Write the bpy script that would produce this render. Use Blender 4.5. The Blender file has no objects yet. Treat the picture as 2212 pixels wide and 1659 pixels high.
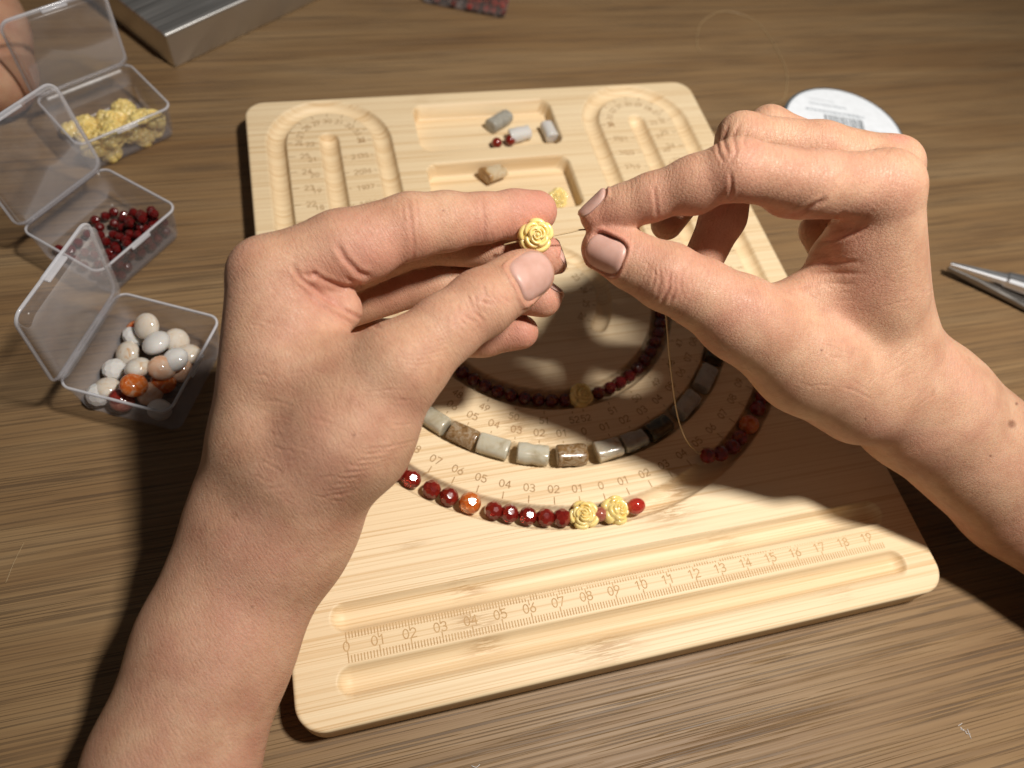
import bpy, math, random
import numpy as np
from mathutils import Vector, Matrix

random.seed(7)
rng = np.random.default_rng(7)
scene = bpy.context.scene
COL = scene.collection

# ------------------------------------------------------------------ units
# Everything is laid out in centimetres on the bead board: x along its ruler,
# y away from the person, z = 0 on the board's face. W() turns that to metres
# with the table top at z = 0.
BT = 1.4                                   # board thickness, cm
OFF = np.array([9.77, 12.2, -BT])


def W(p):
    return (np.asarray(p, float) - OFF) * 0.01


# ------------------------------------------------------------------ camera
CAM = np.array([0.98505, -4.90830, 24.81406])
RC = np.array([[0.966138286, -0.227652594, 0.121454139],
               [0.135378120, 0.847952090, 0.512493920],
               [-0.219657862, -0.478697764, 0.850058159]])
FPX = 1609.2                               # focal length for a frame 2212 wide
cam_d = bpy.data.cameras.new("camera")
cam_d.lens = 26.19
cam_d.sensor_width = 36.0
cam_d.clip_start = 0.01
cam_d.clip_end = 50
cam_d.dof.use_dof = True
cam_d.dof.focus_distance = 0.232
cam_d.dof.aperture_fstop = 9.5
cam_d.dof.aperture_blades = 0
cam = bpy.data.objects.new("camera", cam_d)
COL.objects.link(cam)
m = Matrix([[RC[0][0], RC[1][0], RC[2][0], 0], [RC[0][1], RC[1][1], RC[2][1], 0],
            [RC[0][2], RC[1][2], RC[2][2], 0], [0, 0, 0, 1]])
m.translation = Vector(W(CAM))
cam.matrix_world = m
scene.camera = cam

# ------------------------------------------------------------------ light
world = bpy.data.worlds.new("World")
scene.world = world
world.use_nodes = True
bg = world.node_tree.nodes["Background"]
bg.inputs[0].default_value = (1.0, 0.93, 0.86, 1)
bg.inputs[1].default_value = 0.058

LAMP = np.array([24.0, 0.0, 54.0])
AIM = np.array([16.5, 12.5, 0.0])
ld = bpy.data.lights.new("desk_lamp_light", 'SPOT')
ld.energy = 17.6
ld.color = (1.0, 0.95, 0.885)
ld.shadow_soft_size = 0.027
ld.spot_size = math.radians(114)
ld.spot_blend = 1.0
lamp = bpy.data.objects.new("desk_lamp_light", ld)
lamp.location = Vector(W(LAMP))
lamp.rotation_euler = Vector(W(AIM) - W(LAMP)).to_track_quat('-Z', 'Y').to_euler()
COL.objects.link(lamp)

scene.view_settings.view_transform = 'Standard'
scene.view_settings.look = 'None'
scene.view_settings.exposure = 0.0
scene.view_settings.gamma = 1.0
scene.view_settings.use_curve_mapping = False
scene.cycles.max_bounces = 14
scene.cycles.transparent_max_bounces = 24
scene.cycles.transmission_bounces = 8
scene.cycles.caustics_reflective = False
scene.cycles.caustics_refractive = False
scene.cycles.use_denoising = True


# ------------------------------------------------------------------ helpers
def at(dx, dy, depth):
    """3-D point (cm) seen at photo position dx,dy at a distance depth along the view axis."""
    v = np.array([(dx - 1106.0) / FPX, -(dy - 829.5) / FPX, -1.0]) @ RC
    return CAM + v * depth


def on(dx, dy, z=0.0):
    """3-D point (cm) on the level z."""
    v = np.array([(dx - 1106.0) / FPX, -(dy - 829.5) / FPX, -1.0]) @ RC
    return CAM + v * ((z - CAM[2]) / v[2])


def proj(P):
    c = (np.asarray(P) - CAM) @ RC.T
    return np.stack([1106.0 + FPX * c[:, 0] / -c[:, 2], 829.5 - FPX * c[:, 1] / -c[:, 2], -c[:, 2]], 1)


def mesh_np(name, V, F, mat=None, smooth=True, parent=None, local=False):
    """V in cm; F list/array of quads or tris."""
    me = bpy.data.meshes.new(name)
    V = np.asarray(V, float) * 0.01 if local else W(V)
    if isinstance(F, np.ndarray) and F.ndim == 2:
        n, k = F.shape
        me.vertices.add(len(V))
        me.vertices.foreach_set("co", V.astype(np.float32).ravel())
        me.loops.add(n * k)
        me.loops.foreach_set("vertex_index", F.astype(np.int32).ravel())
        me.polygons.add(n)
        me.polygons.foreach_set("loop_start", np.arange(0, n * k, k, dtype=np.int32))
        me.update(calc_edges=True)
    else:
        me.from_pydata([tuple(v) for v in V], [], [tuple(f) for f in F])
        me.update()
    me.validate()
    me.polygons.foreach_set("use_smooth", np.full(len(me.polygons), smooth, dtype=bool))
    ob = bpy.data.objects.new(name, me)
    COL.objects.link(ob)
    if mat:
        me.materials.append(mat)
    if parent:
        ob.parent = parent
    return ob


def tag(o, label=None, cat=None, group=None, kind=None):
    if label:
        o["label"] = label
    if cat:
        o["category"] = cat
    if group:
        o["group"] = group
    if kind:
        o["kind"] = kind
    return o


def empty(name, loc_cm, rz=0.0):
    o = bpy.data.objects.new(name, None)
    o.empty_display_size = 0.005
    o.location = Vector(W(loc_cm))
    o.rotation_euler = (0, 0, rz)
    COL.objects.link(o)
    return o


class NT:
    """tiny node-tree helper"""
    def __init__(self, name):
        self.mat = bpy.data.materials.new(name)
        self.mat.use_nodes = True
        self.t = self.mat.node_tree
        self.b = self.t.nodes["Principled BSDF"]
        self.out = self.t.nodes["Material Output"]

    def n(self, typ, **kw):
        nd = self.t.nodes.new(typ)
        for k, v in kw.items():
            if k.startswith("i_"):
                key = k[2:]
                key = int(key) if key.isdigit() else key.replace("_", " ")
                nd.inputs[key].default_value = v
            else:
                setattr(nd, k, v)
        return nd

    def l(self, a, b):
        self.t.links.new(a, b)

    def ramp(self, fac, stops, interp='LINEAR'):
        r = self.n("ShaderNodeValToRGB")
        r.color_ramp.interpolation = interp
        el = r.color_ramp.elements
        while len(el) < len(stops):
            el.new(0.5)
        for e, (p, c) in zip(el, stops):
            e.position = p
            e.color = (*c, 1) if len(c) == 3 else c
        self.l(fac, r.inputs[0])
        return r.outputs[0]

    def mix(self, fac, a, b, mode='MIX'):
        mx = self.n("ShaderNodeMix", data_type='RGBA', blend_type=mode)
        for s, v in ((0, fac), (6, a), (7, b)):
            if isinstance(v, (int, float)):
                mx.inputs[s].default_value = v
            elif isinstance(v, tuple):
                mx.inputs[s].default_value = (*v, 1)
            else:
                self.l(v, mx.inputs[s])
        return mx.outputs[2]

    def math(self, op, a, b=0.0, clamp=False):
        mn = self.n("ShaderNodeMath", operation=op, use_clamp=clamp)
        for s, v in ((0, a), (1, b)):
            if isinstance(v, (int, float)):
                mn.inputs[s].default_value = v
            else:
                self.l(v, mn.inputs[s])
        return mn.outputs[0]

    def coords(self, scale=(1, 1, 1), rot=(0, 0, 0), kind="Object", loc=(0, 0, 0)):
        tc = self.n("ShaderNodeTexCoord")
        mp = self.n("ShaderNodeMapping")
        mp.inputs["Scale"].default_value = scale
        mp.inputs["Rotation"].default_value = rot
        mp.inputs["Location"].default_value = loc
        self.l(tc.outputs[kind], mp.inputs[0])
        return mp.outputs[0]

    def noise(self, vec, scale, detail=3.0, rough=0.5, dist=0.0):
        nd = self.n("ShaderNodeTexNoise")
        nd.inputs["Scale"].default_value = scale
        nd.inputs["Detail"].default_value = detail
        nd.inputs["Roughness"].default_value = rough
        nd.inputs["Distortion"].default_value = dist
        self.l(vec, nd.inputs["Vector"])
        return nd.outputs["Fac"]

    def bump(self, h, strength, dist, normal=None):
        b = self.n("ShaderNodeBump")
        b.inputs["Strength"].default_value = strength
        b.inputs["Distance"].default_value = dist
        self.l(h, b.inputs["Height"])
        if normal is not None:
            self.l(normal, b.inputs["Normal"])
        return b.outputs["Normal"]

    def set(self, **kw):
        for k, v in kw.items():
            s = self.b.inputs[k.replace("_", " ")]
            if isinstance(v, (int, float)):
                s.default_value = v
            elif isinstance(v, tuple):
                s.default_value = (*v, 1) if len(v) == 3 and s.type == 'RGBA' else v
            else:
                self.l(v, s)
        return self


# ------------------------------------------------------------------ materials
def mat_table():
    t = NT("walnut_veneer")
    rz = math.radians(-3.0)
    base = t.coords(rot=(0, 0, rz))
    v1 = t.coords((1.3, 15, 1), (0, 0, rz))
    v2 = t.coords((5, 900, 1), (0, 0, rz))
    v3 = t.coords((10, 1300, 1), (0, 0, rz), loc=(3, 7, 0))
    broad = t.noise(v1, 3.0, 5, 0.6, 0.8)
    fine = t.noise(v2, 1.0, 4, 0.6, 0.15)
    pores = t.noise(v3, 1.0, 2, 0.5, 0.6)
    patch = t.noise(t.coords((14, 70, 1), (0, 0, rz)), 1.0, 3, 0.6)
    c1 = t.ramp(broad, [(0.28, (0.190, 0.106, 0.045)), (0.52, (0.248, 0.152, 0.070)), (0.74, (0.300, 0.198, 0.100))])
    c2 = t.mix(t.ramp(fine, [(0.36, (0.36, 0.36, 0.36)), (0.52, (0, 0, 0))]), c1, (0.110, 0.062, 0.030))
    pm = t.math('MULTIPLY', t.ramp(pores, [(0.41, (1, 1, 1)), (0.47, (0, 0, 0))]),
                t.ramp(patch, [(0.34, (0.30, 0.30, 0.30)), (0.60, (1, 1, 1))]))
    c3 = t.mix(t.math('MULTIPLY', pm, 0.58), c2, (0.055, 0.034, 0.021))
    h = t.math('SUBTRACT', t.math('MULTIPLY', fine, 0.5), t.math('MULTIPLY', pm, 0.9))
    t.set(Base_Color=c3, Roughness=t.ramp(fine, [(0.3, (0.62, 0.62, 0.62)), (0.7, (0.46, 0.46, 0.46))]),
          Specular_IOR_Level=0.36, Normal=t.bump(h, 0.6, 0.0004))
    return t.mat


def mat_bamboo():
    t = NT("bamboo")
    rz = math.radians(-0.6)
    v1 = t.coords((4, 850, 60), (0, 0, rz))
    v2 = t.coords((7, 2000, 60), (0, 0, rz), loc=(2, 1, 0))
    v3 = t.coords((1.2, 45, 10), (0, 0, rz), loc=(0.5, 0.3, 0))
    v4 = t.coords((60, 900, 60))
    a = t.noise(v1, 1.0, 3, 0.55, 0.03)
    b = t.noise(v2, 1.0, 3, 0.6, 0.03)
    c = t.noise(v3, 1.0, 1, 0.4)
    n4 = t.noise(v4, 1.0, 4, 0.7, 1.5)
    knot = t.n("ShaderNodeAttribute", attribute_name="knot").outputs["Fac"]
    base = t.ramp(c, [(0.3, (0.725, 0.555, 0.340)), (0.7, (0.770, 0.615, 0.400))])
    k1 = t.mix(t.ramp(a, [(0.34, (0.75, 0.75, 0.75)), (0.47, (0, 0, 0))]), base, (0.600, 0.405, 0.205))
    k2 = t.mix(t.ramp(b, [(0.33, (0.8, 0.8, 0.8)), (0.44, (0, 0, 0))]), k1, (0.545, 0.345, 0.160))
    k3 = t.mix(t.math('MULTIPLY', t.ramp(b, [(0.56, (0, 0, 0)), (0.68, (1, 1, 1))]), 0.28), k2, (0.86, 0.74, 0.52))
    kk = t.math('MULTIPLY', knot, t.ramp(n4, [(0.45, (0, 0, 0)), (0.55, (1, 1, 1))]))
    k4 = t.mix(t.math('MULTIPLY', kk, 0.95), k3, (0.42, 0.25, 0.11))
    kl = t.math('MULTIPLY', knot, t.ramp(n4, [(0.30, (1, 1, 1)), (0.42, (0, 0, 0))]))
    k5 = t.mix(t.math('MULTIPLY', kl, 0.5), k4, (0.88, 0.76, 0.55))
    grain = t.math('ADD', t.math('MULTIPLY', b, 0.6), t.math('MULTIPLY', a, 0.4))
    t.set(Base_Color=k5, Roughness=0.50, Specular_IOR_Level=0.30, Normal=t.bump(grain, 0.25, 0.0002))
    return t.mat


def mat_simple(name, col, rough=0.5, spec=0.5, metal=0.0, **kw):
    t = NT(name)
    v = t.coords()
    n = t.noise(v, 350.0, 3)
    c = t.mix(t.ramp(n, [(0.35, (0, 0, 0)), (0.65, (0.35, 0.35, 0.35))]), col, tuple(x * 0.8 for x in col))
    t.set(Base_Color=c, Roughness=rough, Specular_IOR_Level=spec, Metallic=metal, **kw)
    return t.mat


def mat_burn(name, c0, c1):
    t = NT(name)
    v = t.coords((60, 900, 60))
    n = t.noise(v, 1.0, 4, 0.7)
    c = t.ramp(n, [(0.3, c0), (0.7, c1)])
    t.set(Base_Color=c, Roughness=0.75, Specular_IOR_Level=0.1)
    return t.mat


def mat_skin():
    t = NT("skin")
    tc = t.coords()
    blotch = t.noise(tc, 95.0, 3, 0.55)
    micro = t.noise(tc, 420.0, 4, 0.6)
    red = t.n("ShaderNodeAttribute", attribute_name="redness").outputs["Fac"]
    big = t.noise(tc, 38.0, 3, 0.6, 0.4)
    base0 = t.ramp(blotch, [(0.28, (0.445, 0.230, 0.142)), (0.50, (0.525, 0.302, 0.190)), (0.74, (0.590, 0.364, 0.236))])
    base1 = t.mix(t.math('MULTIPLY', t.ramp(big, [(0.45, (0, 0, 0)), (0.68, (1, 1, 1))]), 0.50), base0, (0.535, 0.258, 0.185))
    mole = t.n("ShaderNodeAttribute", attribute_name="mole").outputs["Fac"]
    freck = t.n("ShaderNodeTexVoronoi")
    freck.inputs["Scale"].default_value = 95.0
    t.l(tc, freck.inputs["Vector"])
    fk = t.math('MULTIPLY', t.ramp(freck.outputs["Distance"], [(0.05, (1, 1, 1)), (0.13, (0, 0, 0))]), 0.30)
    base2 = t.mix(fk, base1, (0.33, 0.160, 0.090))
    base = t.mix(mole, base2, (0.17, 0.070, 0.040))
    c2 = t.mix(t.math('MULTIPLY', t.ramp(micro, [(0.35, (1, 1, 1)), (0.5, (0, 0, 0))]), 0.22), base, (0.47, 0.235, 0.150))
    c3 = t.mix(t.math('MULTIPLY', red, 0.78, True), c2, (0.545, 0.225, 0.165))
    pits = t.n("ShaderNodeTexVoronoi", feature='DISTANCE_TO_EDGE')
    pits.inputs["Scale"].default_value = 1050.0
    warp = t.coords((1, 1, 1))
    wn = t.n("ShaderNodeTexNoise")
    wn.inputs["Scale"].default_value = 300.0
    t.l(warp, wn.inputs["Vector"])
    add = t.n("ShaderNodeVectorMath", operation='MULTIPLY_ADD')
    t.l(wn.outputs["Color"], add.inputs[0])
    add.inputs[1].default_value = (0.0012, 0.0012, 0.0012)
    t.l(warp, add.inputs[2])
    t.l(add.outputs[0], pits.inputs["Vector"])
    cells = t.ramp(pits.outputs["Distance"], [(0.0, (0, 0, 0)), (0.16, (1, 1, 1))])
    # hatching of long fine lines that runs round the limb
    hat = t.n("ShaderNodeAttribute", attribute_name="hatch").outputs["Vector"]
    hv = t.n("ShaderNodeMapping")
    hv.inputs["Scale"].default_value = (3.6, 21.0, 1.0)
    t.l(hat, hv.inputs[0])
    hn = t.noise(hv.outputs[0], 1.0, 3, 0.6, 0.5)
    lines = t.ramp(hn, [(0.40, (0, 0, 0)), (0.52, (1, 1, 1))])
    h = t.math('ADD', t.math('MULTIPLY', cells, 0.40), t.math('ADD', t.math('MULTIPLY', lines, 0.50), t.math('MULTIPLY', micro, 0.35)))
    c4 = t.mix(t.math('MULTIPLY', t.ramp(hn, [(0.38, (1, 1, 1)), (0.47, (0, 0, 0))]), 0.22), c3, (0.36, 0.165, 0.10))
    t.set(Base_Color=c4, Roughness=t.ramp(micro, [(0.3, (0.56, 0.56, 0.56)), (0.7, (0.46, 0.46, 0.46))]), Specular_IOR_Level=0.34,
          Subsurface_Weight=0.30, Subsurface_Radius=(1.0, 0.36, 0.20), Subsurface_Scale=0.0035,
          Normal=t.bump(h, 0.60, 0.00022))
    return t.mat


def mat_nail():
    t = NT("fingernail")
    v = t.coords()
    n = t.noise(v, 250.0, 3)
    c = t.ramp(n, [(0.3, (0.500, 0.285, 0.225)), (0.7, (0.575, 0.355, 0.295))])
    t.set(Base_Color=c, Roughness=0.40, Specular_IOR_Level=0.42, Subsurface_Weight=0.15,
          Subsurface_Radius=(1, 0.4, 0.25), Subsurface_Scale=0.0015, Normal=t.bump(n, 0.08, 0.0002))
    return t.mat


def mat_glassy(name, c_dark, c_light, rough=0.06, scale=260.0, trans=0.35, sss=0.0):
    t = NT(name)
    oi = t.n("ShaderNodeObjectInfo")
    v = t.coords()
    ad = t.n("ShaderNodeVectorMath", operation='ADD')
    t.l(v, ad.inputs[0])
    t.l(oi.outputs["Random"], ad.inputs[1])
    n = t.noise(ad.outputs[0], scale, 3, 0.55, 0.8)
    c = t.ramp(n, [(0.32, c_dark), (0.68, c_light)])
    t.set(Base_Color=c, Roughness=rough, Specular_IOR_Level=0.55, Transmission_Weight=trans, IOR=1.5,
          Coat_Weight=0.5, Coat_Roughness=0.10)
    if sss:
        t.set(Subsurface_Weight=sss, Subsurface_Radius=(1.0, 0.7, 0.4), Subsurface_Scale=0.004)
    return t.mat


def mat_agate(name, stops, scale=230.0, rough=0.08, trans=0.15, sss=0.2):
    t = NT(name)
    oi = t.n("ShaderNodeObjectInfo")
    v = t.coords()
    sc = t.n("ShaderNodeVectorMath", operation='MULTIPLY_ADD')
    t.l(oi.outputs["Random"], sc.inputs[0])
    sc.inputs[1].default_value = (3.0, 5.0, 7.0)
    t.l(v, sc.inputs[2])
    n = t.noise(sc.outputs[0], scale, 5, 0.6, 1.6)
    t.set(Base_Color=t.ramp(n, stops), Roughness=rough, Specular_IOR_Level=0.5, Transmission_Weight=trans,
          Subsurface_Weight=sss, Subsurface_Radius=(1.0, 0.8, 0.6), Subsurface_Scale=0.003, Coat_Weight=0.25)
    return t.mat


def mat_clear():
    t = NT("clear_plastic")
    nt = t.t
    v = t.coords()
    sm = t.noise(v, 120.0, 3, 0.6, 0.5)
    tr = t.n("ShaderNodeBsdfTransparent")
    tr.inputs[0].default_value = (0.96, 0.955, 0.96, 1)
    t.set(Base_Color=(0.62, 0.61, 0.63), Roughness=0.16, Specular_IOR_Level=0.55)
    fr = t.n("ShaderNodeLayerWeight")
    fr.inputs["Blend"].default_value = 0.32
    f = t.math('ADD', t.math('MULTIPLY', fr.outputs["Fresnel"], 0.28), t.math('MULTIPLY', t.ramp(sm, [(0.4, (0, 0, 0)), (0.8, (1, 1, 1))]), 0.04))
    f2 = t.math('ADD', f, 0.04, True)
    mx = t.n("ShaderNodeMixShader")
    t.l(f2, mx.inputs[0])
    t.l(tr.outputs[0], mx.inputs[1])
    t.l(t.b.outputs[0], mx.inputs[2])
    t.l(mx.outputs[0], t.out.inputs[0])
    return t.mat


def mat_clear_edge():
    t = NT("clear_plastic_edge")
    v = t.coords()
    sm = t.noise(v, 200.0, 2)
    tr = t.n("ShaderNodeBsdfTransparent")
    tr.inputs[0].default_value = (0.9, 0.9, 0.92, 1)
    t.set(Base_Color=(0.78, 0.78, 0.81), Roughness=0.14, Specular_IOR_Level=0.6)
    mx = t.n("ShaderNodeMixShader")
    t.l(t.math('ADD', t.math('MULTIPLY', sm, 0.20), 0.36), mx.inputs[0])
    t.l(tr.outputs[0], mx.inputs[1])
    t.l(t.b.outputs[0], mx.inputs[2])
    t.l(mx.outputs[0], t.out.inputs[0])
    return t.mat


def mat_metal(name, col, rough):
    t = NT(name)
    v = t.coords((20, 600, 20))
    n = t.noise(v, 1.0, 3)
    t.set(Base_Color=col, Metallic=1.0, Roughness=t.ramp(n, [(0.3, (rough * .8,) * 3), (0.7, (rough * 1.25,) * 3)]),
          Normal=t.bump(n, 0.05, 0.0002))
    return t.mat


M = dict(
    table=mat_table(), bamboo=mat_bamboo(), burn=mat_burn("laser_burn", (0.24, 0.125, 0.050), (0.40, 0.235, 0.105)), burnl=mat_burn("faint_laser_burn", (0.40, 0.235, 0.105), (0.58, 0.39, 0.20)), skin=mat_skin(), nail=mat_nail(),
    red=mat_glassy("dark_red_agate", (0.190, 0.010, 0.007), (0.330, 0.026, 0.014), scale=90.0, rough=0.10, trans=0.35),
    redsmall=mat_glassy("small_dark_red_glass", (0.100, 0.004, 0.004), (0.150, 0.008, 0.007), scale=90.0, rough=0.14, trans=0.2),
    coral=mat_glassy("bright_red_stone", (0.36, 0.020, 0.012), (0.52, 0.050, 0.030), trans=0.1),
    orange=mat_agate("orange_agate", [(0.30, (0.55, 0.07, 0.012)), (0.52, (0.74, 0.19, 0.03)), (0.72, (0.72, 0.45, 0.30))], 110, trans=0.3),
    rose=mat_glassy("yellow_resin", (0.86, 0.62, 0.200), (0.90, 0.70, 0.290), rough=0.26, scale=120.0, trans=0.0, sss=0.3),
    jade=mat_agate("pale_jade", [(0.28, (0.40, 0.33, 0.21)), (0.45, (0.56, 0.51, 0.38)), (0.62, (0.60, 0.57, 0.46)), (0.78, (0.58, 0.45, 0.26))], 90, 0.16, 0.2, 0.3),
    brownst=mat_agate("brown_mottled_stone", [(0.30, (0.10, 0.055, 0.025)), (0.46, (0.26, 0.145, 0.055)), (0.58, (0.36, 0.27, 0.17)), (0.72, (0.44, 0.36, 0.26))], 420, 0.25),
    cream=mat_agate("cream_stone", [(0.28, (0.25, 0.10, 0.045)), (0.40, (0.62, 0.53, 0.38)), (0.7, (0.74, 0.68, 0.54))], 150, 0.2),
    greyst=mat_agate("grey_stone", [(0.3, (0.30, 0.28, 0.23)), (0.7, (0.47, 0.45, 0.39))], 160, 0.2),
    mossst=mat_agate("dark_moss_stone", [(0.3, (0.025, 0.024, 0.018)), (0.5, (0.070, 0.058, 0.030)), (0.7, (0.15, 0.11, 0.05))], 190, 0.12),
    pinkst=mat_agate("mottled_pink_stone", [(0.3, (0.26, 0.05, 0.035)), (0.55, (0.42, 0.13, 0.085)), (0.75, (0.55, 0.30, 0.22))], 260, 0.12),
    white=mat_agate("white_agate", [(0.30, (0.74, 0.42, 0.20)), (0.42, (0.84, 0.72, 0.58)), (0.7, (0.90, 0.84, 0.76))], 80, 0.08, 0.30, 0.35),
    whitec=mat_agate("clear_white_agate", [(0.3, (0.82, 0.78, 0.73)), (0.7, (0.90, 0.88, 0.85))], 70, 0.08, 0.30, 0.35),
    peach=mat_agate("peach_agate", [(0.3, (0.76, 0.38, 0.20)), (0.6, (0.84, 0.58, 0.42)), (0.8, (0.86, 0.72, 0.60))], 80, 0.08, 0.30, 0.35),
    tan=mat_agate("tan_chip_stone", [(0.30, (0.20, 0.085, 0.025)), (0.45, (0.50, 0.30, 0.12)), (0.6, (0.68, 0.56, 0.38)), (0.75, (0.62, 0.40, 0.18))], 120, 0.15),
    clear=mat_clear(), edge=mat_clear_edge(),
    steel=mat_metal("polished_steel", (0.80, 0.81, 0.84), 0.36),
    steeld=mat_metal("dark_steel", (0.30, 0.28, 0.26), 0.38),
    alu=mat_metal("brushed_aluminium", (0.66, 0.65, 0.63), 0.34),
    alud=mat_metal("aluminium_lid", (0.60, 0.59, 0.57), 0.48),
    label=mat_simple("white_label_paper", (0.86, 0.90, 0.95), 0.40),
    black=mat_simple("black_plastic", (0.020, 0.022, 0.026), 0.4),
    slate=mat_simple("slate_grey_plastic", (0.10, 0.13, 0.15), 0.35),
    ink=mat_simple("grey_ink", (0.20, 0.22, 0.24), 0.6),
    inkl=mat_simple("pale_grey_ink", (0.47, 0.51, 0.55), 0.6),
    thread=mat_simple("tan_nylon_thread", (0.50, 0.36, 0.19), 0.35),
    lint=mat_simple("white_lint", (0.8, 0.8, 0.8), 0.8),
    bag=mat_simple("white_bag_paper", (0.70, 0.74, 0.82), 0.3),
)


# ------------------------------------------------------------------ small mesh builders
def tube_mesh(pts, rad, seg=8, cap=True):
    pts = np.asarray(pts, float)
    n = len(pts)
    rad = np.full(n, rad) if np.isscalar(rad) else np.asarray(rad)
    tg = np.gradient(pts, axis=0)
    tg /= np.linalg.norm(tg, axis=1)[:, None]
    up = np.array([0, 0, 1.0]) if abs(tg[0][2]) < 0.9 else np.array([1.0, 0, 0])
    V, F = [], []
    a = up
    for i in range(n):
        a = a - tg[i] * (a @ tg[i])
        a /= np.linalg.norm(a)
        b = np.cross(tg[i], a)
        for k in range(seg):
            th = 2 * math.pi * k / seg
            V.append(pts[i] + rad[i] * (math.cos(th) * a + math.sin(th) * b))
    for i in range(n - 1):
        for k in range(seg):
            k2 = (k + 1) % seg
            F.append((i * seg + k, i * seg + k2, (i + 1) * seg + k2, (i + 1) * seg + k))
    if cap:
        F.append(tuple(range(seg))[::-1])
        F.append(tuple((n - 1) * seg + k for k in range(seg)))
    return np.array(V), F


def spline(ctrl, n=60):
    """Catmull-Rom through control points"""
    P = np.asarray(ctrl, float)
    P = np.vstack([2 * P[0] - P[1], P, 2 * P[-1] - P[-2]])
    out = []
    seg = len(P) - 3
    for i in range(seg):
        p0, p1, p2, p3 = P[i:i + 4]
        for t in np.linspace(0, 1, max(2, n // seg), endpoint=(i == seg - 1)):
            out.append(0.5 * ((2 * p1) + (-p0 + p2) * t + (2 * p0 - 5 * p1 + 4 * p2 - p3) * t * t + (-p0 + 3 * p1 - 3 * p2 + p3) * t ** 3))
    return np.array(out)


def rbox(cx, cy, cz, sx, sy, sz, r=0.1, seg=3):
    """rounded box vertices/faces via superellipsoid-like mapping of a subdivided cube"""
    n = 2 + 2 * seg
    V, F, idx = [], [], {}
    ts = np.concatenate([-1 + (1 - np.cos(np.linspace(0, math.pi / 2, seg + 1))) * 0, np.array([])])
    # grid positions: corner fillet samples then flat
    def pos(i, h):
        a = [(-h + r) + r * math.tan(-math.pi / 4 + math.pi / 4 * k / seg) for k in range(seg + 1)]
        return a
    def axis(h):
        a = [-(h - r) - r * math.tan(math.pi / 4 * (1 - k / seg)) for k in range(seg + 1)]
        return a + [-x for x in a[::-1]]
    hx, hy, hz = sx / 2, sy / 2, sz / 2
    AX = [axis(hx), axis(hy), axis(hz)]
    H = [hx, hy, hz]
    N = len(AX[0])
    def add(p):
        q = np.array(p, float)
        c = np.array([max(-(H[k] - r), min(H[k] - r, q[k])) for k in range(3)])
        d = q - c
        L = np.linalg.norm(d)
        if L > 1e-9:
            q = c + d / L * r
        key = tuple(np.round(q, 5))
        if key not in idx:
            idx[key] = len(V)
            V.append(q + np.array([cx, cy, cz]))
        return idx[key]
    for ax in range(3):
        u, v = [(1, 2), (2, 0), (0, 1)][ax]
        for s in (-1, 1):
            for i in range(N - 1):
                for j in range(N - 1):
                    q = []
                    for (a, b) in ((i, j), (i + 1, j), (i + 1, j + 1), (i, j + 1)):
                        p = [0, 0, 0]
                        p[ax] = s * H[ax]
                        p[u] = AX[u][a]
                        p[v] = AX[v][b]
                        q.append(add(p))
                    if s < 0:
                        q = q[::-1]
                    q2 = []
                    for z in q:
                        if z not in q2:
                            q2.append(z)
                    if len(q2) >= 3:
                        F.append(tuple(q2))
    return np.array(V), F


def join(parts):
    V, F, o = [], [], 0
    for v, f in parts:
        V.append(np.asarray(v, float))
        F += [tuple(int(i) + o for i in q) for q in f]
        o += len(v)
    return np.vstack(V), F


def rotz(V, a):
    c, s = math.cos(a), math.sin(a)
    V = np.asarray(V, float)
    return np.stack([V[:, 0] * c - V[:, 1] * s, V[:, 0] * s + V[:, 1] * c, V[:, 2]], 1)


# ------------------------------------------------------------------ table
def build_table():
    xs = [-130, 130]
    ys = [-70, 110]
    V = [(xs[0], ys[0], -BT), (xs[1], ys[0], -BT), (xs[1], ys[1], -BT), (xs[0], ys[1], -BT),
         (xs[0], ys[0], -BT - 3), (xs[1], ys[0], -BT - 3), (xs[1], ys[1], -BT - 3), (xs[0], ys[1], -BT - 3)]
    F = [(0, 1, 2, 3), (4, 7, 6, 5), (0, 4, 5, 1), (1, 5, 6, 2), (2, 6, 7, 3), (3, 7, 4, 0)]
    o = mesh_np("table_top", V, F, M["table"], smooth=False)
    tag(o, "dark brown wood veneer table top under everything", None, kind="structure")


build_table()

# ------------------------------------------------------------------ bead board
X0, X1, Y0, Y1 = -1.743, 21.277, -1.843, 26.31
XC, YC = 9.66, 13.35
R1, R2, R3 = 5.29, 7.75, 10.13
RA = 2.38                                   # arches joining the outer and inner tracks
YA = 23.27
GW, GD = 0.44, 0.42                         # groove half width and depth


def d_seg(x, y, ax, ay, bx, by):
    vx, vy = bx - ax, by - ay
    t = np.clip(((x - ax) * vx + (y - ay) * vy) / (vx * vx + vy * vy), 0, 1)
    return np.hypot(x - ax - t * vx, y - ay - t * vy)


def d_arc(x, y, cx, cy, r, a0, a1):
    """distance to arc from angle a0 to a1 (ccw, degrees)"""
    a = np.degrees(np.arctan2(y - cy, x - cx))
    a = (a - a0) % 360
    ins = a <= (a1 - a0)
    d = np.abs(np.hypot(x - cx, y - cy) - r)
    e0 = np.hypot(x - cx - r * math.cos(math.radians(a0)), y - cy - r * math.sin(math.radians(a0)))
    e1 = np.hypot(x - cx - r * math.cos(math.radians(a1)), y - cy - r * math.sin(math.radians(a1)))
    return np.where(ins, d, np.minimum(e0, e1))


def groove(d, w, dep):
    R = (w * w + dep * dep) / (2 * dep)
    z = -(np.sqrt(np.maximum(R * R - d * d, 0)) - (R - dep))
    z = np.where(d < w, z, 0.0)
    # a softened rim
    return np.where((d > w - 0.06) & (d < w + 0.05), np.minimum(z, -0.012 * np.clip((w + 0.05 - d) / 0.05, 0, 1)), z)


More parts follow.
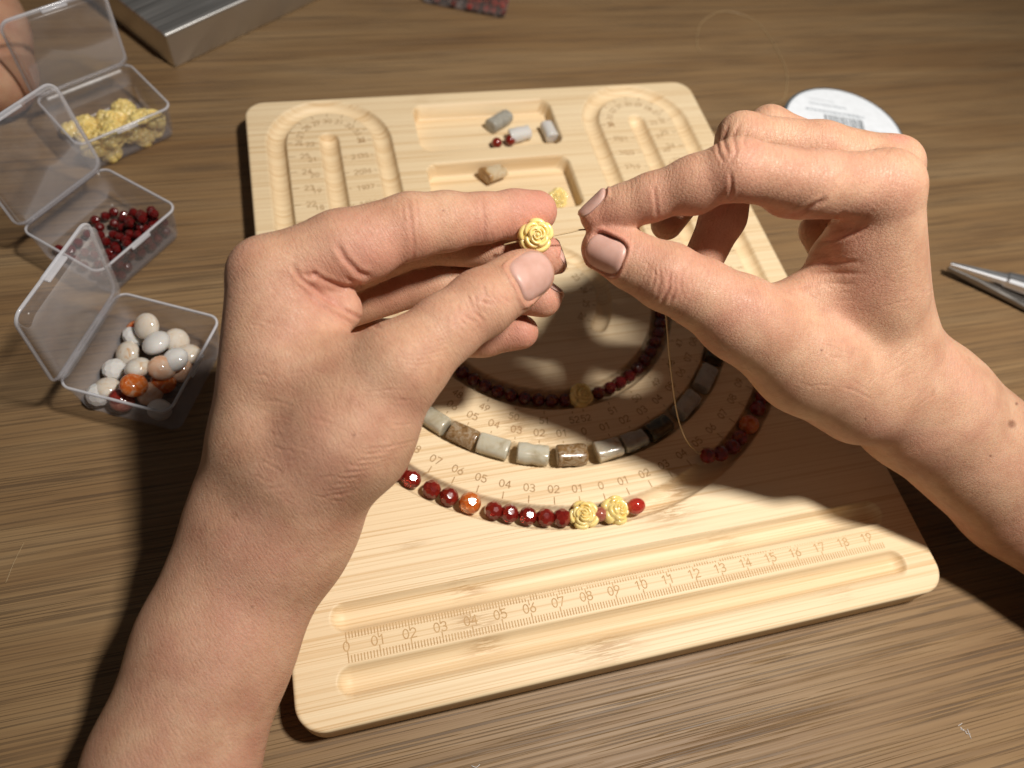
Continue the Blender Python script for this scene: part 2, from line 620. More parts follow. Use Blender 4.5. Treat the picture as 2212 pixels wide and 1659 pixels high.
def sd_rrect(x, y, x0, x1, y0, y1, r):
    qx = np.abs(x - (x0 + x1) / 2) - (x1 - x0) / 2 + r
    qy = np.abs(y - (y0 + y1) / 2) - (y1 - y0) / 2 + r
    return np.hypot(np.maximum(qx, 0), np.maximum(qy, 0)) + np.minimum(np.maximum(qx, qy), 0) - r


def board_height(x, y):
    d = np.full(np.shape(x), 9.0)
    for R in (R1, R2, R3):
        d = np.minimum(d, d_arc(x, y, XC, YC, R, 180, 360))
        top = YA if R != R2 else YA + 0.15
        for s in (-1, 1):
            d = np.minimum(d, d_seg(x, y, XC + s * R, YC, XC + s * R, top))
    for s in (-1, 1):
        d = np.minimum(d, d_arc(x, y, XC + s * (R1 + R3) / 2, YA, (R3 - R1) / 2, 0, 180))
    z = groove(d, GW, GD)
    z = np.minimum(z, groove(d_arc(x, y, XC, 13.1, 2.72, -42, 222), 0.33, 0.31))
    for yy in (1.42, -0.55):
        z = np.minimum(z, groove(d_seg(x, y, 0.05, yy, 19.6, yy - 0.05), 0.45, 0.37))
    for (a, b, c, e) in ((6.12, 13.15, 22.18, 25.42), (6.12, 13.08, 18.00, 21.36)):
        sd = sd_rrect(x, y, a, b, c, e, 0.55)
        t = np.clip((-sd + 0.01) / 0.10, 0, 1)
        zz = -0.80 * (t * t * (3 - 2 * t)) ** 0.7
        z = np.minimum(z, zz)
    return z


def build_board():
    rc, fl = 0.95, 0.11                     # corner radius, edge fillet
    x0, x1, y0, y1 = X0 + fl, X1 - fl, Y0 + fl, Y1 - fl
    r = rc - fl
    ys = np.linspace(y0 + r, y1 - r, 590)
    th = np.linspace(0, math.pi / 2, 16)[1:]
    ys = np.concatenate([(y0 + r - r * np.sin(th))[::-1], ys, y1 - r + r * np.sin(th)])
    hw = np.full(len(ys), (x1 - x0) / 2)
    lo = ys < y0 + r
    hw[lo] -= r - np.sqrt(np.maximum(r * r - (y0 + r - ys[lo]) ** 2, 0))
    hi = ys > y1 - r
    hw[hi] -= r - np.sqrt(np.maximum(r * r - (ys[hi] - y1 + r) ** 2, 0))
    nx = 512
    u = np.linspace(-1, 1, nx)
    X = (x0 + x1) / 2 + hw[:, None] * u[None, :]
    Y = np.repeat(ys[:, None], nx, 1)
    Z = board_height(X, Y)
    ny = len(ys)
    V = np.stack([X, Y, Z], 2).reshape(-1, 3)
    i = np.arange(ny * nx).reshape(ny, nx)
    F = np.stack([i[:-1, :-1], i[:-1, 1:], i[1:, 1:], i[1:, :-1]], 2).reshape(-1, 4)
    # border loop, then fillet and side rings
    loop = np.concatenate([i[0, :-1], i[:-1, -1], i[-1, :0:-1], i[:0:-1, 0]])
    P = V[loop]
    # outward normal from the rounded rectangle
    cx, cy = np.clip(P[:, 0], x0 + r, x1 - r), np.clip(P[:, 1], y0 + r, y1 - r)
    nrm = np.stack([P[:, 0] - cx, P[:, 1] - cy], 1)
    nrm /= np.maximum(np.linalg.norm(nrm, axis=1), 1e-9)[:, None]
    rings = []
    for a in np.linspace(0, math.pi / 2, 5)[1:]:
        rings.append((fl * math.sin(a), -fl * (1 - math.cos(a))))
    rings += [(fl, -BT + fl)]
    for a in np.linspace(0, math.pi / 2, 4)[1:]:
        rings.append((fl * math.cos(a), -BT + fl - fl * math.sin(a) + 0.0))
    base = len(V)
    nl = len(loop)
    prev = loop
    allV, allF = [V], [F]
    for k, (o, z) in enumerate(rings):
        q = np.stack([P[:, 0] + nrm[:, 0] * o, P[:, 1] + nrm[:, 1] * o, np.full(nl, z)], 1)
        cur = base + np.arange(nl)
        allV.append(q)
        a, b = prev, np.roll(prev, -1)
        c, d = np.roll(cur, -1), cur
        allF.append(np.stack([a, d, c, b], 1))
        prev = cur
        base += nl
    V = np.vstack(allV)
    F = np.vstack(allF)
    # flat underside
    c0 = len(V)
    V = np.vstack([V, [[9.77, 12.2, -BT]]])
    tri = np.stack([prev, np.full(nl, c0), np.full(nl, c0), np.roll(prev, -1)], 1)
    me_f = F
    ob = mesh_np("bead_board", V, me_f, M["bamboo"], smooth=True)
    # bamboo nodes: patches of broken fibre
    kn = np.zeros(len(V), np.float32)
    for (x, y, sx, sy, a) in ((4.1, 0.45, .75, .40, 1), (4.2, 1.6, .7, .3, .9), (4.3, -0.35, .6, .3, .8), (8.1, -1.3, 1.1, .45, .9), (11.9, 2.9, .9, .55, 1.0),
                              (12.6, 3.7, .6, .5, .9), (7.1, 7.3, .8, .5, .8), (7.9, 6.5, .9, .4, .7), (10.6, 11.0, .5, .4, .6), (13.6, 1.5, .8, .3, .5),
                              (0.4, 6.0, .8, .4, .6), (15.9, 12.2, .8, .4, .7), (17.0, -1.2, .7, .3, .4), (6.9, 25.8, .6, .3, .4), (2.5, 3.4, .5, .15, .6)):
        kn = np.maximum(kn, a * np.exp(-((V[:, 0] - x) / sx) ** 2 - ((V[:, 1] - y) / sy) ** 2))
    at_ = ob.data.attributes.new("knot", 'FLOAT', 'POINT')
    at_.data.foreach_set("value", kn.astype(np.float32))
    tag(ob, "pale bamboo bead board with carved grooves, trays and an engraved ruler", "bead board")
    return ob


BOARD = build_board()

# ------------------------------------------------------------------ engraved numerals
def circ(cx, cy, rx, ry, a0=0, a1=360, n=14):
    return [(cx + rx * math.cos(math.radians(a)), cy + ry * math.sin(math.radians(a))) for a in np.linspace(a0, a1, n)]


DIG = {
    '0': [circ(.3, .5, .3, .5, 90, 450)],
    '1': [[(.08, .80), (.34, 1.0), (.34, 0)]],
    '2': [circ(.3, .70, .29, .30, 165, -35, 9) + [(0, 0), (.62, 0)]],
    '3': [circ(.28, .75, .27, .25, 150, -90, 9) + circ(.28, .26, .31, .27, 90, -150, 10)],
    '4': [[(.46, 0), (.46, 1), (0, .30), (.64, .30)]],
    '5': [[(.55, 1), (.10, 1), (.05, .58)] + circ(.29, .32, .31, .33, 125, -150, 11)],
    '6': [[(.50, 1), (.12, .50)] + circ(.3, .30, .29, .31, 150, 510, 14)],
    '7': [[(0, 1), (.60, 1), (.20, 0)]],
    '8': [circ(.3, .26, .30, .27, 90, 450), circ(.3, .76, .25, .24, -90, 270)],
    '9': [[(.10, 0), (.48, .50)] + circ(.3, .70, .29, .31, -30, 330, 14)],
}


class Strokes:
    def __init__(self):
        self.V, self.F = [], []

    def line(self, pts, w=0.032):
        pts = [np.array(p, float) for p in pts]
        for a, b in zip(pts[:-1], pts[1:]):
            t = b - a
            L = np.linalg.norm(t)
            if L < 1e-6:
                continue
            t /= L
            n = np.array([-t[1], t[0]]) * w / 2
            a2, b2 = a - t * w * 0.35, b + t * w * 0.35
            o = len(self.V)
            for p in (a2 - n, b2 - n, b2 + n, a2 + n):
                self.V.append((p[0], p[1]))
            self.F.append((o, o + 1, o + 2, o + 3))

    def text(self, s, c, h, ang, w=0.032):
        """centred at c, height h, baseline direction ang (radians)"""
        ca, sa = math.cos(ang), math.sin(ang)
        adv = 0.82
        tot = adv * len(s) - (adv - 0.62)
        for k, ch in enumerate(s):
            for st in DIG[ch]:
                pts = []
                for (px, py) in st:
                    lx, ly = (px + k * adv - tot / 2) * h, (py - 0.5) * h
                    pts.append((c[0] + lx * ca - ly * sa, c[1] + lx * sa + ly * ca))
                self.line(pts, w)

    def build(self, name, dz=0.004, mat="burn"):
        V = np.array(self.V)
        h = board_height(V[:, 0], V[:, 1])
        # strokes of one glyph are stacked by microns so no two faces share a plane
        lift = (np.arange(len(V)) // 4 % 40) * 0.00006
        V = np.stack([V[:, 0], V[:, 1], h + dz + lift], 1)
        return mesh_np(name, V, np.array(self.F), M[mat], smooth=False, parent=BOARD)


def nn(k):
    return "0" if k == 0 else "%02d" % k


def build_marks():
    s = Strokes()
    for k in range(0, 196):
        x = k / 10.0
        big = k % 10 == 0
        s.line([(x, 0.0), (x, 0.33 if big else 0.20)], 0.034)
        s.line([(x, 0.925), (x, 0.60 if big else 0.735)], 0.034)
        if big:
            s.text(nn(k // 10), (x - (0.02 if k else 0.02), 0.50), 0.29, 0.0, 0.036)
    s.build("ruler_marks", mat="burnl")

    def track(name, R, side, kmax, lab_r, t0, t1, straight_to, hgt=0.28):
        s = Strokes()
        for sgn in (-1, 1):
            for k in range(0, kmax):
                if k == 0 and sgn == 1:
                    continue
                arc = math.pi / 2 * R
                if k <= arc:
                    a = -math.pi / 2 + sgn * k / R
                    dx, dy = math.cos(a), math.sin(a)
                    s.line([(XC + t0 * dx, YC + t0 * dy), (XC + t1 * dx, YC + t1 * dy)], 0.032)
                    s.text(nn(k), (XC + lab_r * dx, YC + lab_r * dy), hgt, a + math.pi / 2, 0.032)
                else:
                    y = YC + (k - arc)
                    if y > straight_to:
                        break
                    s.line([(XC + sgn * t0, y), (XC + sgn * t1, y)], 0.032)
                    s.text(nn(k), (XC + sgn * (lab_r - 0.12), y), hgt, 0.0, 0.032)
        s.build(name)

    track("outer_scale_marks", R3, -1, 27, R3 - 1.08, R3 - 0.50, R3 - 0.76, YA)
    track("middle_scale_marks", R2, -1, 22, R2 - 0.98, R2 - 0.46, R2 - 0.64, YA - 0.3)
    # middle track, numbers on its far side inside the arches
    s = Strokes()
    for sgn in (-1, 1):
        for k in range(13, 23):
            y = YC + (k - math.pi / 2 * R2) + 0.02
            if y > YA:
                break
            s.text(nn(k), (XC + sgn * (R2 + 0.86), y), 0.26, 0, 0.03)
            s.line([(XC + sgn * (R2 + 0.44), y), (XC + sgn * (R2 + 0.58), y)], 0.03)
    # the arches, 26 to 34
    for sgn in (-1, 1):
        cx = XC + sgn * (R1 + R3) / 2
        for k in range(26, 35):
            a = math.pi - (k - 25.9) / 8.1 * math.pi if sgn < 0 else (k - 25.9) / 8.1 * math.pi
            dx, dy = math.cos(a), math.sin(a)
            r0 = (R3 - R1) / 2
            s.line([(cx + (r0 - .48) * dx, YA + (r0 - .48) * dy), (cx + (r0 - .70) * dx, YA + (r0 - .70) * dy)], 0.03)
            s.text(nn(k), (cx + (r0 - 1.0) * dx, YA + (r0 - 1.0) * dy), 0.26, a - math.pi / 2, 0.03)
        for k in range(34, 44):
            y = 21.23 - (k - 36)
            if y < YC:
                break
            s.line([(XC + sgn * (R1 + .45), y), (XC + sgn * (R1 + .64), y)], 0.03)
            s.text(nn(k), (XC + sgn * (R1 + .98), y), 0.26, 0, 0.03)
        for k in range(44, 53):
            a = -math.pi / 2 + sgn * (52.2 - k) / R1
            dx, dy = math.cos(a), math.sin(a)
            s.line([(XC + (R1 + .46) * dx, YC + (R1 + .46) * dy), (XC + (R1 + .66) * dx, YC + (R1 + .66) * dy)], 0.03)
            s.text(nn(k), (XC + (R1 + .95) * dx, YC + (R1 + .95) * dy), 0.26, a + math.pi / 2, 0.03)
    s.build("inner_scale_marks")
    s = Strokes()
    for k in range(0, 13):
        a = math.radians(222 - k * 264 / 12)
        s.line([(XC + 2.32 * math.cos(a), 13.1 + 2.32 * math.sin(a)), (XC + 2.18 * math.cos(a), 13.1 + 2.18 * math.sin(a))], 0.03)
        s.text(str(14 + k), (XC + 1.92 * math.cos(a), 13.1 + 1.92 * math.sin(a)), 0.24, a - math.pi / 2, 0.03)
    s.build("bracelet_scale_marks")


build_marks()

# ------------------------------------------------------------------ beads
def facet_sphere(seg=9, rings=6, r=1.0, tw=0.5):
    V = [(0, 0, r)]
    for i in range(1, rings):
        ph = math.pi * i / rings
        for k in range(seg):
            th = 2 * math.pi * (k + (tw if i % 2 else 0)) / seg
            V.append((r * math.sin(ph) * math.cos(th), r * math.sin(ph) * math.sin(th), r * math.cos(ph)))
    V.append((0, 0, -r))
    F = []
    for k in range(seg):
        F.append((0, 1 + k, 1 + (k + 1) % seg))
    for i in range(rings - 2):
        for k in range(seg):
            a, b = 1 + i * seg + k, 1 + i * seg + (k + 1) % seg
            c, d = 1 + (i + 1) * seg + k, 1 + (i + 1) * seg + (k + 1) % seg
            if i % 2 == 0:
                F += [(a, c, d), (a, d, b)]
            else:
                F += [(a, c, b), (b, c, d)]
    o = len(V) - 1
    for k in range(seg):
        F.append((o, 1 + (rings - 2) * seg + (k + 1) % seg, 1 + (rings - 2) * seg + k))
    return np.array(V), F


def facet_mesh(name, r, seg=9, rings=7, smooth=False):
    """a cut stone: flattened facets on a bead, hulled so that each facet is one plane"""
    import bmesh
    bm = bmesh.new()
    bmesh.ops.create_icosphere(bm, subdivisions=2, radius=r * 0.01)
    me = bpy.data.meshes.new(name)
    if not smooth:
        cents = [f.calc_center_median() for f in bm.faces]
        sel = [c.normalized() * r * 0.01 for i, c in enumerate(cents)]
        bm.free()
        bm = bmesh.new()
        for c in sel:
            bm.verts.new(c)
        bmesh.ops.convex_hull(bm, input=bm.verts)
        bmesh.ops.dissolve_limit(bm, angle_limit=math.radians(4), verts=bm.verts, edges=bm.edges)
    bm.to_mesh(me)
    bm.free()
    me.polygons.foreach_set("use_smooth", np.full(len(me.polygons), smooth, dtype=bool))
    return me


def obj_of(name, me, mat, loc_cm, rot=(0, 0, 0), scale=(1, 1, 1)):
    key = me.name + "|" + mat.name
    if key not in MESHES:
        m2 = me.copy()
        m2.materials.clear()
        m2.materials.append(mat)
        MESHES[key] = m2
    o = bpy.data.objects.new(name, MESHES[key])
    o.location = Vector(W(loc_cm))
    o.rotation_euler = rot
    o.scale = scale
    COL.objects.link(o)
    return o


MESHES = {}
ME_FACET = facet_mesh("faceted_bead", 1.0)
ME_ROUND = None


def uv_round(name, r=1.0, seg=20, rings=12):
    V, F = [], []
    for i in range(rings + 1):
        ph = math.pi * i / rings
        for k in range(seg):
            th = 2 * math.pi * k / seg
            V.append((r * math.sin(ph) * math.cos(th), r * math.sin(ph) * math.sin(th), r * math.cos(ph)))
    for i in range(rings):
        for k in range(seg):
            F.append((i * seg + k, (i + 1) * seg + k, (i + 1) * seg + (k + 1) % seg, i * seg + (k + 1) % seg))
    o = mesh_np(name, V, F, None, True, local=True)
    me = o.data
    bpy.data.objects.remove(o)
    return me


ME_ROUND = uv_round("round_bead")


def rose_mesh(seed=4):
    """carved resin rose, 1 cm across, facing +z: thick overlapping petals on a domed cushion"""
    parts = []
    jr = np.random.default_rng(seed)

    def rev(prof, seg):
        V, F = [], []
        for (r, z) in prof:
            for k in range(seg):
                th = 2 * math.pi * k / seg
                V.append((r * math.cos(th), r * math.sin(th), z))
        for i in range(len(prof) - 1):
            for k in range(seg):
                F.append((i * seg + k, i * seg + (k + 1) % seg, (i + 1) * seg + (k + 1) % seg, (i + 1) * seg + k))
        return V, F
    parts.append(rev([(0.0, -0.30), (0.24, -0.30), (0.35, -0.24), (0.40, -0.14), (0.385, -0.06), (0.30, 0.02), (0.20, 0.10), (0.10, 0.17), (0.0, 0.19)], 32))

    def petal(a, half, r0, r1, z0, z1, th, curl=0.0, nu=13):
        """a lip of resin: inner face, rounded rim, outer face rolling outwards"""
        sec = [(-0.02, 0.0), (-0.01, 0.55), (0.10, 0.88), (0.45, 1.0), (0.85, 0.90), (1.1, 0.55), (1.0, 0.0)]
        V, F = [], []
        for i in range(nu):
            u = -1 + 2 * i / (nu - 1)
            e = math.sqrt(max(0.0, 1 - abs(u) ** 3.0))
            hgt = z0 + (z1 - z0) * (0.25 + 0.75 * e)
            rr = r0 + (r1 - r0) * (0.35 + 0.65 * e) - 0.030 * abs(u) ** 2 + curl * u
            aa = a + half * u
            for (q, zz) in sec:
                r = rr - th + th * q * (0.55 + 0.45 * e)
                V.append((r * math.cos(aa), r * math.sin(aa), z0 - 0.10 + (hgt - z0 + 0.10) * zz))
        m_ = len(sec)
        for i in range(nu - 1):
            for j in range(m_ - 1):
                F.append((i * m_ + j, i * m_ + j + 1, (i + 1) * m_ + j + 1, (i + 1) * m_ + j))
        F.append(tuple(range(m_))[::-1])
        F.append(tuple((nu - 1) * m_ + j for j in range(m_)))
        parts.append((V, F))
    for k in range(5):
        petal(k * 2 * math.pi / 5 + 0.2 + jr.uniform(-.16, .16), 0.70 + jr.uniform(-.05, .16), 0.39, 0.47 + jr.uniform(0, .05), -0.22, 0.0 + jr.uniform(-.04, .06), 0.15, jr.uniform(-.03, .05))
    for k in range(4):
        petal(k * 2 * math.pi / 4 + 0.7 + jr.uniform(-.2, .2), 0.86 + jr.uniform(-.05, .18), 0.28, 0.35 + jr.uniform(0, .05), -0.08, 0.11 + jr.uniform(-.03, .05), 0.12, jr.uniform(0, .06))
    for k in range(3):
        petal(k * 2 * math.pi / 3 + 0.1, 1.15 + jr.uniform(-.1, .2), 0.185, 0.235 + jr.uniform(0, .03), 0.0, 0.20 + jr.uniform(-.02, .03), 0.09, 0.045)
    for k in range(2):
        petal(k * math.pi + 0.9, 1.45, 0.105, 0.140, 0.08, 0.265, 0.055, 0.018)
    parts.append(rev([(0.06, 0.10), (0.062, 0.22), (0.045, 0.262), (0.0, 0.275)], 14))
    V, F = join(parts)
    o = mesh_np("rose_bead_mesh_%d" % seed, V, F, None, True, local=True)
    me = o.data
    bpy.data.objects.remove(o)
    return me


ROSES = [rose_mesh(k) for k in (4, 5, 8, 13)]
ME_ROSE = ROSES[0]


def tube_bead(name, L, r, squash=1.0, chip=0.0, seed=0, sides=14):
    """cut stone tube lying along x, with rounded ends"""
    rg = np.random.default_rng(seed)
    e = r * 0.22
    xs = [-L / 2, -L / 2 + e * .12, -L / 2 + e * .45, -L / 2 + e] + list(np.linspace(-L / 2 + e, L / 2 - e, 5)[1:-1]) + [L / 2 - e, L / 2 - e * .45, L / 2 - e * .12, L / 2]
    rr = [r * .74, r * .90, r * .98, r] + [r * (1 + .03 * rg.normal()) for _ in range(3)] + [r, r * .98, r * .90, r * .74]
    V, F = [], []
    ph = rg.uniform(0, 6)
    ex = rg.choice([3.4, 5.0, 7.0])
    tlt = rg.uniform(-.14, .14)
    for x, q in zip(xs, rr):
        for k in range(sides):
            th = 2 * math.pi * k / sides
            # softly squared section
            f = (abs(math.cos(th)) ** ex + abs(math.sin(th)) ** ex) ** (-1 / ex)
            f *= 1 + chip * math.sin(2 * th + ph + x * 1.7)
            V.append((x + 0.05 * chip * 8 * math.cos(th + ph) + tlt * q * math.cos(th + 1), q * f * math.cos(th), q * f * math.sin(th) * squash))
    n = len(xs)
    for i in range(n - 1):
        for k in range(sides):
            F.append((i * sides + k, i * sides + (k + 1) % sides, (i + 1) * sides + (k + 1) % sides, (i + 1) * sides + k))
    F.append(tuple(range(sides))[::-1])
    F.append(tuple((n - 1) * sides + k for k in range(sides)))
    o = mesh_np(name, V, F, None, True, local=True)
    me = o.data
    bpy.data.objects.remove(o)
    return me


def snap(dx, dy, R, z):
    p = on(dx, dy, z)
    a = math.atan2(p[1] - YC, p[0] - XC)
    return np.array([XC + R * math.cos(a), YC + R * math.sin(a), z]), a


def rr3():
    return tuple(rng.uniform(0, 6.28, 3))


def glint(p, jitter=0.10):
    """turn a cut bead so that one of its facets mirrors the lamp into the camera, set on purpose for a highlight"""
    p = np.asarray(p, float)
    a, b = LAMP - p, CAM - p
    h = a / np.linalg.norm(a) + b / np.linalg.norm(b)
    h = Vector(h / np.linalg.norm(h) + rng.normal(0, jitter, 3)).normalized()
    best = max(ME_FACET.polygons, key=lambda f: f.area)
    q = best.normal.rotation_difference(h)
    spin = Matrix.Rotation(rng.uniform(0, 6.28), 4, h)
    return (spin @ q.to_matrix().to_4x4()).to_euler()


def build_track_beads():
    ordn = ["first", "second", "third", "fourth", "fifth", "sixth", "seventh", "eighth", "ninth", "tenth", "eleventh", "twelfth"]
    # outer track, left run: red beads either side of an orange agate
    g = "red beads laid in the outer groove"
    for i, (x, y) in enumerate([(1214, 1121), (1178, 1121), (1140, 1118), (1100, 1112), (1066, 1105)]):
        p, a = snap(x, y, R3, -0.04)
        o = obj_of("red_bead", ME_FACET, M["red"], p, glint(p, rng.choice([0.03, 0.10, 0.30])), (0.34,) * 3)
        tag(o, "faceted dark red bead, %s left of the leftmost rose bead in the outer groove" % ordn[i], "bead", g)
    p, a = snap(1015, 1087, R3, 0.06)
    o = obj_of("agate_bead", ME_FACET, M["orange"], p, glint(p, 0.04), (0.40, 0.40, 0.40))
    tag(o, "large faceted orange agate bead among dark red beads in the outer groove", "bead")
    for i, (x, y) in enumerate([(969, 1075), (932, 1058), (888, 1037), (862, 1018), (835, 1000), (806, 983)]):
        p, a = snap(x, y, R3, -0.04)
        o = obj_of("red_bead", ME_FACET, M["red"], p, glint(p, rng.choice([0.03, 0.10, 0.30])), (0.345,) * 3)
        tag(o, "faceted dark red bead, %s left of the orange agate in the outer groove" % ordn[i], "bead", g)
    for i, (x, y, rz, tilt, lab) in enumerate([(1262, 1113, 0.2, (0.15, -0.25), "yellow carved rose bead beside the dark red beads, leftmost of two in the outer groove"),
                                               (1336, 1103, 1.0, (0.30, 0.05), "yellow carved rose bead next to the bright red end bead in the outer groove")]):
        p, a = snap(x, y, R3, 0.22)
        o = obj_of("rose_bead", ROSES[1 + i], M["rose"], p, (tilt[0], tilt[1], rz), (1.10,) * 3)
        tag(o, lab, "bead", "yellow carved rose beads on the board")
    p, a = snap(1298, 1121, R3, 0.02)
    o = obj_of("pink_bead", ME_ROUND, M["pinkst"], p, (0.4, 0.2, a + 1.57), (0.30, 0.27, 0.30))
    tag(o, "mottled pinkish red bead squeezed between two yellow rose beads", "bead")
    p, a = snap(1378, 1103, R3, 0.05)
    o = obj_of("red_bead", ME_ROUND, M["coral"], p, (0, 0, a + 1.57), (0.36, 0.30, 0.32))
    tag(o, "smooth bright red bead at the right end of the outer row beside a rose", "bead")
    # outer track, strung run on the right
    pts = [(1529, 985, "red", .31), (1556, 982, "red", .31), (1581, 965, "red", .31), (1599, 946, "red", .31), (1618, 918, "orange", .40), (1637, 882, "red", .33), (1652, 858, "red", .33), (1663, 833, "red", .33)]
    labs = ["faceted red bead at the loose end of the shaded string, where the thread leaves it", "faceted red bead second from the end of the shaded string"]
    k = 2
    for i, (x, y, mt, r) in enumerate(pts):
        p, a = snap(x, y, R3, 0.05)
        # the end of the string rises a little out of the groove
        if i == 0:
            p = on(1529, 984, 0.35)
        if i == 1:
            p = on(1557, 980, 0.22)
        o = obj_of("red_bead" if mt == "red" else "agate_bead", ME_FACET, M[mt], p, rr3(), (r,) * 3)
        if mt == "orange":
            tag(o, "orange red agate bead in the shaded string under the right hand", "bead")
        elif i < 2:
            tag(o, labs[i], "bead", "red beads strung in the shade of the right hand")
        elif i < 4:
            tag(o, "dark red bead between the string's end and the shaded orange agate, %s from the end" % ordn[i], "bead", "red beads strung in the shade of the right hand")
        else:
            tag(o, "dark red bead beyond the shaded orange agate, %s past it" % ordn[i - 5], "bead", "red beads strung in the shade of the right hand")
    # middle track: stone tubes
    tubes = [(937, 908, "jade", 1.12, .36, 0, "pale grey green stone tube bead at the left end beside the left hand"),
             (998, 944, "brownst", 1.10, .37, .05, "brown mottled stone tube bead between two pale tubes at the left"),
             (1065, 968, "jade", 1.18, .37, .03, "pale cream stone tube bead, third tube from the left hand"),
             (1150, 984, "jade", 1.18, .38, 0, "pale greenish stone tube bead left of the brown speckled one at the bottom"),
             (1234, 983, "brownst", 1.14, .38, .02, "brown speckled stone tube bead at the bottom of the middle groove"),
             (1316, 976, "cream", 1.02, .36, .10, "white and brown nugget bead right of the bottom brown tube"),
             (1375, 962, "greyst", 0.98, .34, .05, "grey translucent tube bead between the white nugget and the dark oval bead"),
             (1428, 931, "mossst", 1.10, .36, .02, "dark olive rimmed oval bead right of the grey tube"),
             (1487, 880, "greyst", 1.15, .36, .04, "grey stone tube bead in shade behind the hanging thread"),
             (1518, 815, "greyst", 1.15, .36, .02, "pale grey stone tube bead in shade below the black bead"),
             (1546, 762, "mossst", 0.95, .37, .02, "black stone bead in the middle groove beside the right thumb's base")]
    for i, (x, y, mt, L, r, chip, lab) in enumerate(tubes):
        p, a = snap(x, y, R2, 0.10)
        me = tube_bead("stone_tube_%d" % i, L, r, 0.85, chip, i)
        o = obj_of("stone_tube_bead", me, M[mt], p, (rng.uniform(-.2, .2), rng.uniform(-.04, .04), a + math.pi / 2 + rng.uniform(-.05, .05)))
        tag(o, lab, "bead", "stone tube beads in the middle groove")
    # inner track: small dark beads
    a0 = math.atan2(9.92 - YC, 5.0 - XC)
    n = 0
    ar = snap(1262, 858, R1, 0.1)[1] % (2 * math.pi)
    spots = [(ar - 0.135 - k * 0.1015, "left") for k in range(11)] + [(ar + 0.135 + k * 0.1015, "right") for k in range(13)]
    for (a, side) in spots:
        p = (XC + R1 * math.cos(a), YC + R1 * math.sin(a), -0.10)
        o = obj_of("small_red_bead", ME_FACET, M["redsmall"], p, rr3(), (0.272,) * 3)
        tag(o, "small dark red bead in the inner groove %s of the shaded rose" % side, "bead",
            "small dark red beads, inner groove, %s of the rose" % side)
    p, a = snap(1262, 858, R1, 0.2)
    o = obj_of("rose_bead", ME_ROSE, M["rose"], p, (0.25, 0.1, 0.5), (1.02, 1.02, 1.02))
    tag(o, "yellow rose bead in the shade of the hands, among the inner groove's dark beads", "bead", "yellow carved rose beads on the board")


build_track_beads()


def build_tray_beads():
    z = -0.80 + 0.34
    specs = [(1078, 262, "mossgrey", 1.30, .36, math.radians(32), "grey stone tube bead lying aslant in the upper tray"),
             (1123, 290, "whitec", 1.15, .33, math.radians(14), "whitish clear tube bead touching the red beads in the upper tray"),
             (1186, 284, "whitec", 1.05, .33, math.radians(95), "whitish tube bead against the right wall of the upper tray")]
    for i, (x, y, mt, L, r, a, lab) in enumerate(specs):
        me = tube_bead("tray_tube_%d" % i, L, r, 0.9, 0.03, 20 + i)
        o = obj_of("stone_tube_bead", me, M["greyst"] if mt == "mossgrey" else M[mt], on(x, y, z), (0, 0, a))
        tag(o, lab, "bead", "stone tube beads in the upper tray")
    for i, (x, y, lab) in enumerate([(1073, 309, "small dark red bead, left one of the pair in the upper tray"), (1102, 303, "small dark red bead, right one of the pair in the upper tray")]):
        o = obj_of("small_red_bead", ME_ROUND, M["red"], on(x, y, -0.80 + 0.27), (0, 0, 0), (0.27,) * 3)
        tag(o, lab, "bead", "red bead pair in the upper tray")
    me = tube_bead("tray_chip", 1.05, .38, 0.8, 0.16, 31)
    o = obj_of("stone_chip_bead", me, M["tan"], on(1065, 374, -0.38), (0.2, 0.1, 0.35))
    tag(o, "tan and white stone chip bead in the lower tray", "bead")
    o = obj_of("rose_bead", ME_ROSE, M["rose"], on(1209, 425, -0.42), (0.5, 0.2, 0.0), (1.0,) * 3)
    tag(o, "yellow rose bead in the lower tray behind the left index fingertip", "bead")


build_tray_beads()

# ------------------------------------------------------------------ storage boxes
def shell_rrect(l, w, r, n=6):
    """rounded rectangle outline ccw, from (0,0) to (l,w)"""
    P = []
    for (cx, cy, a0) in ((l - r, r, -90), (l - r, w - r, 0), (r, w - r, 90), (r, r, 180)):
        for k in range(n + 1):
            a = math.radians(a0 + 90 * k / n)
            P.append((cx + r * math.cos(a), cy + r * math.sin(a)))
    return np.array(P)


def open_shell(l, w, h, tp, r, th):
    """tray walls and floor with thickness; rim at z = h, floor at 0; local coords"""
    V, F = [], []
    rings = []
    spec = [(0.0, h, 0.0), (tp * 0.6, 0.30, 0), (tp * 0.85, 0.10, 0), (tp + 0.16, 0.0, 0), (tp + 0.16 + th, th, 1), (tp * 0.85 + th, 0.10 + th, 1), (tp * 0.6 + th, 0.30, 1), (th, h, 1)]
    for (ins, z, k) in spec:
        P = shell_rrect(l - 2 * ins, w - 2 * ins, max(0.08, r - ins * 0.3)) + ins
        rings.append(len(V))
        V += [(p[0], p[1], z) for p in P]
    n = len(P)
    for a, b in list(zip(rings[:-1], rings[1:])) + [(rings[-1], rings[0])]:
        if a == rings[3]:
            continue
        for k in range(n):
            F.append((a + k, b + k, b + (k + 1) % n, a + (k + 1) % n))
    F.append(tuple(rings[3] + k for k in range(n))[::-1])
    F.append(tuple(rings[4] + k for k in range(n)))
    return V, F


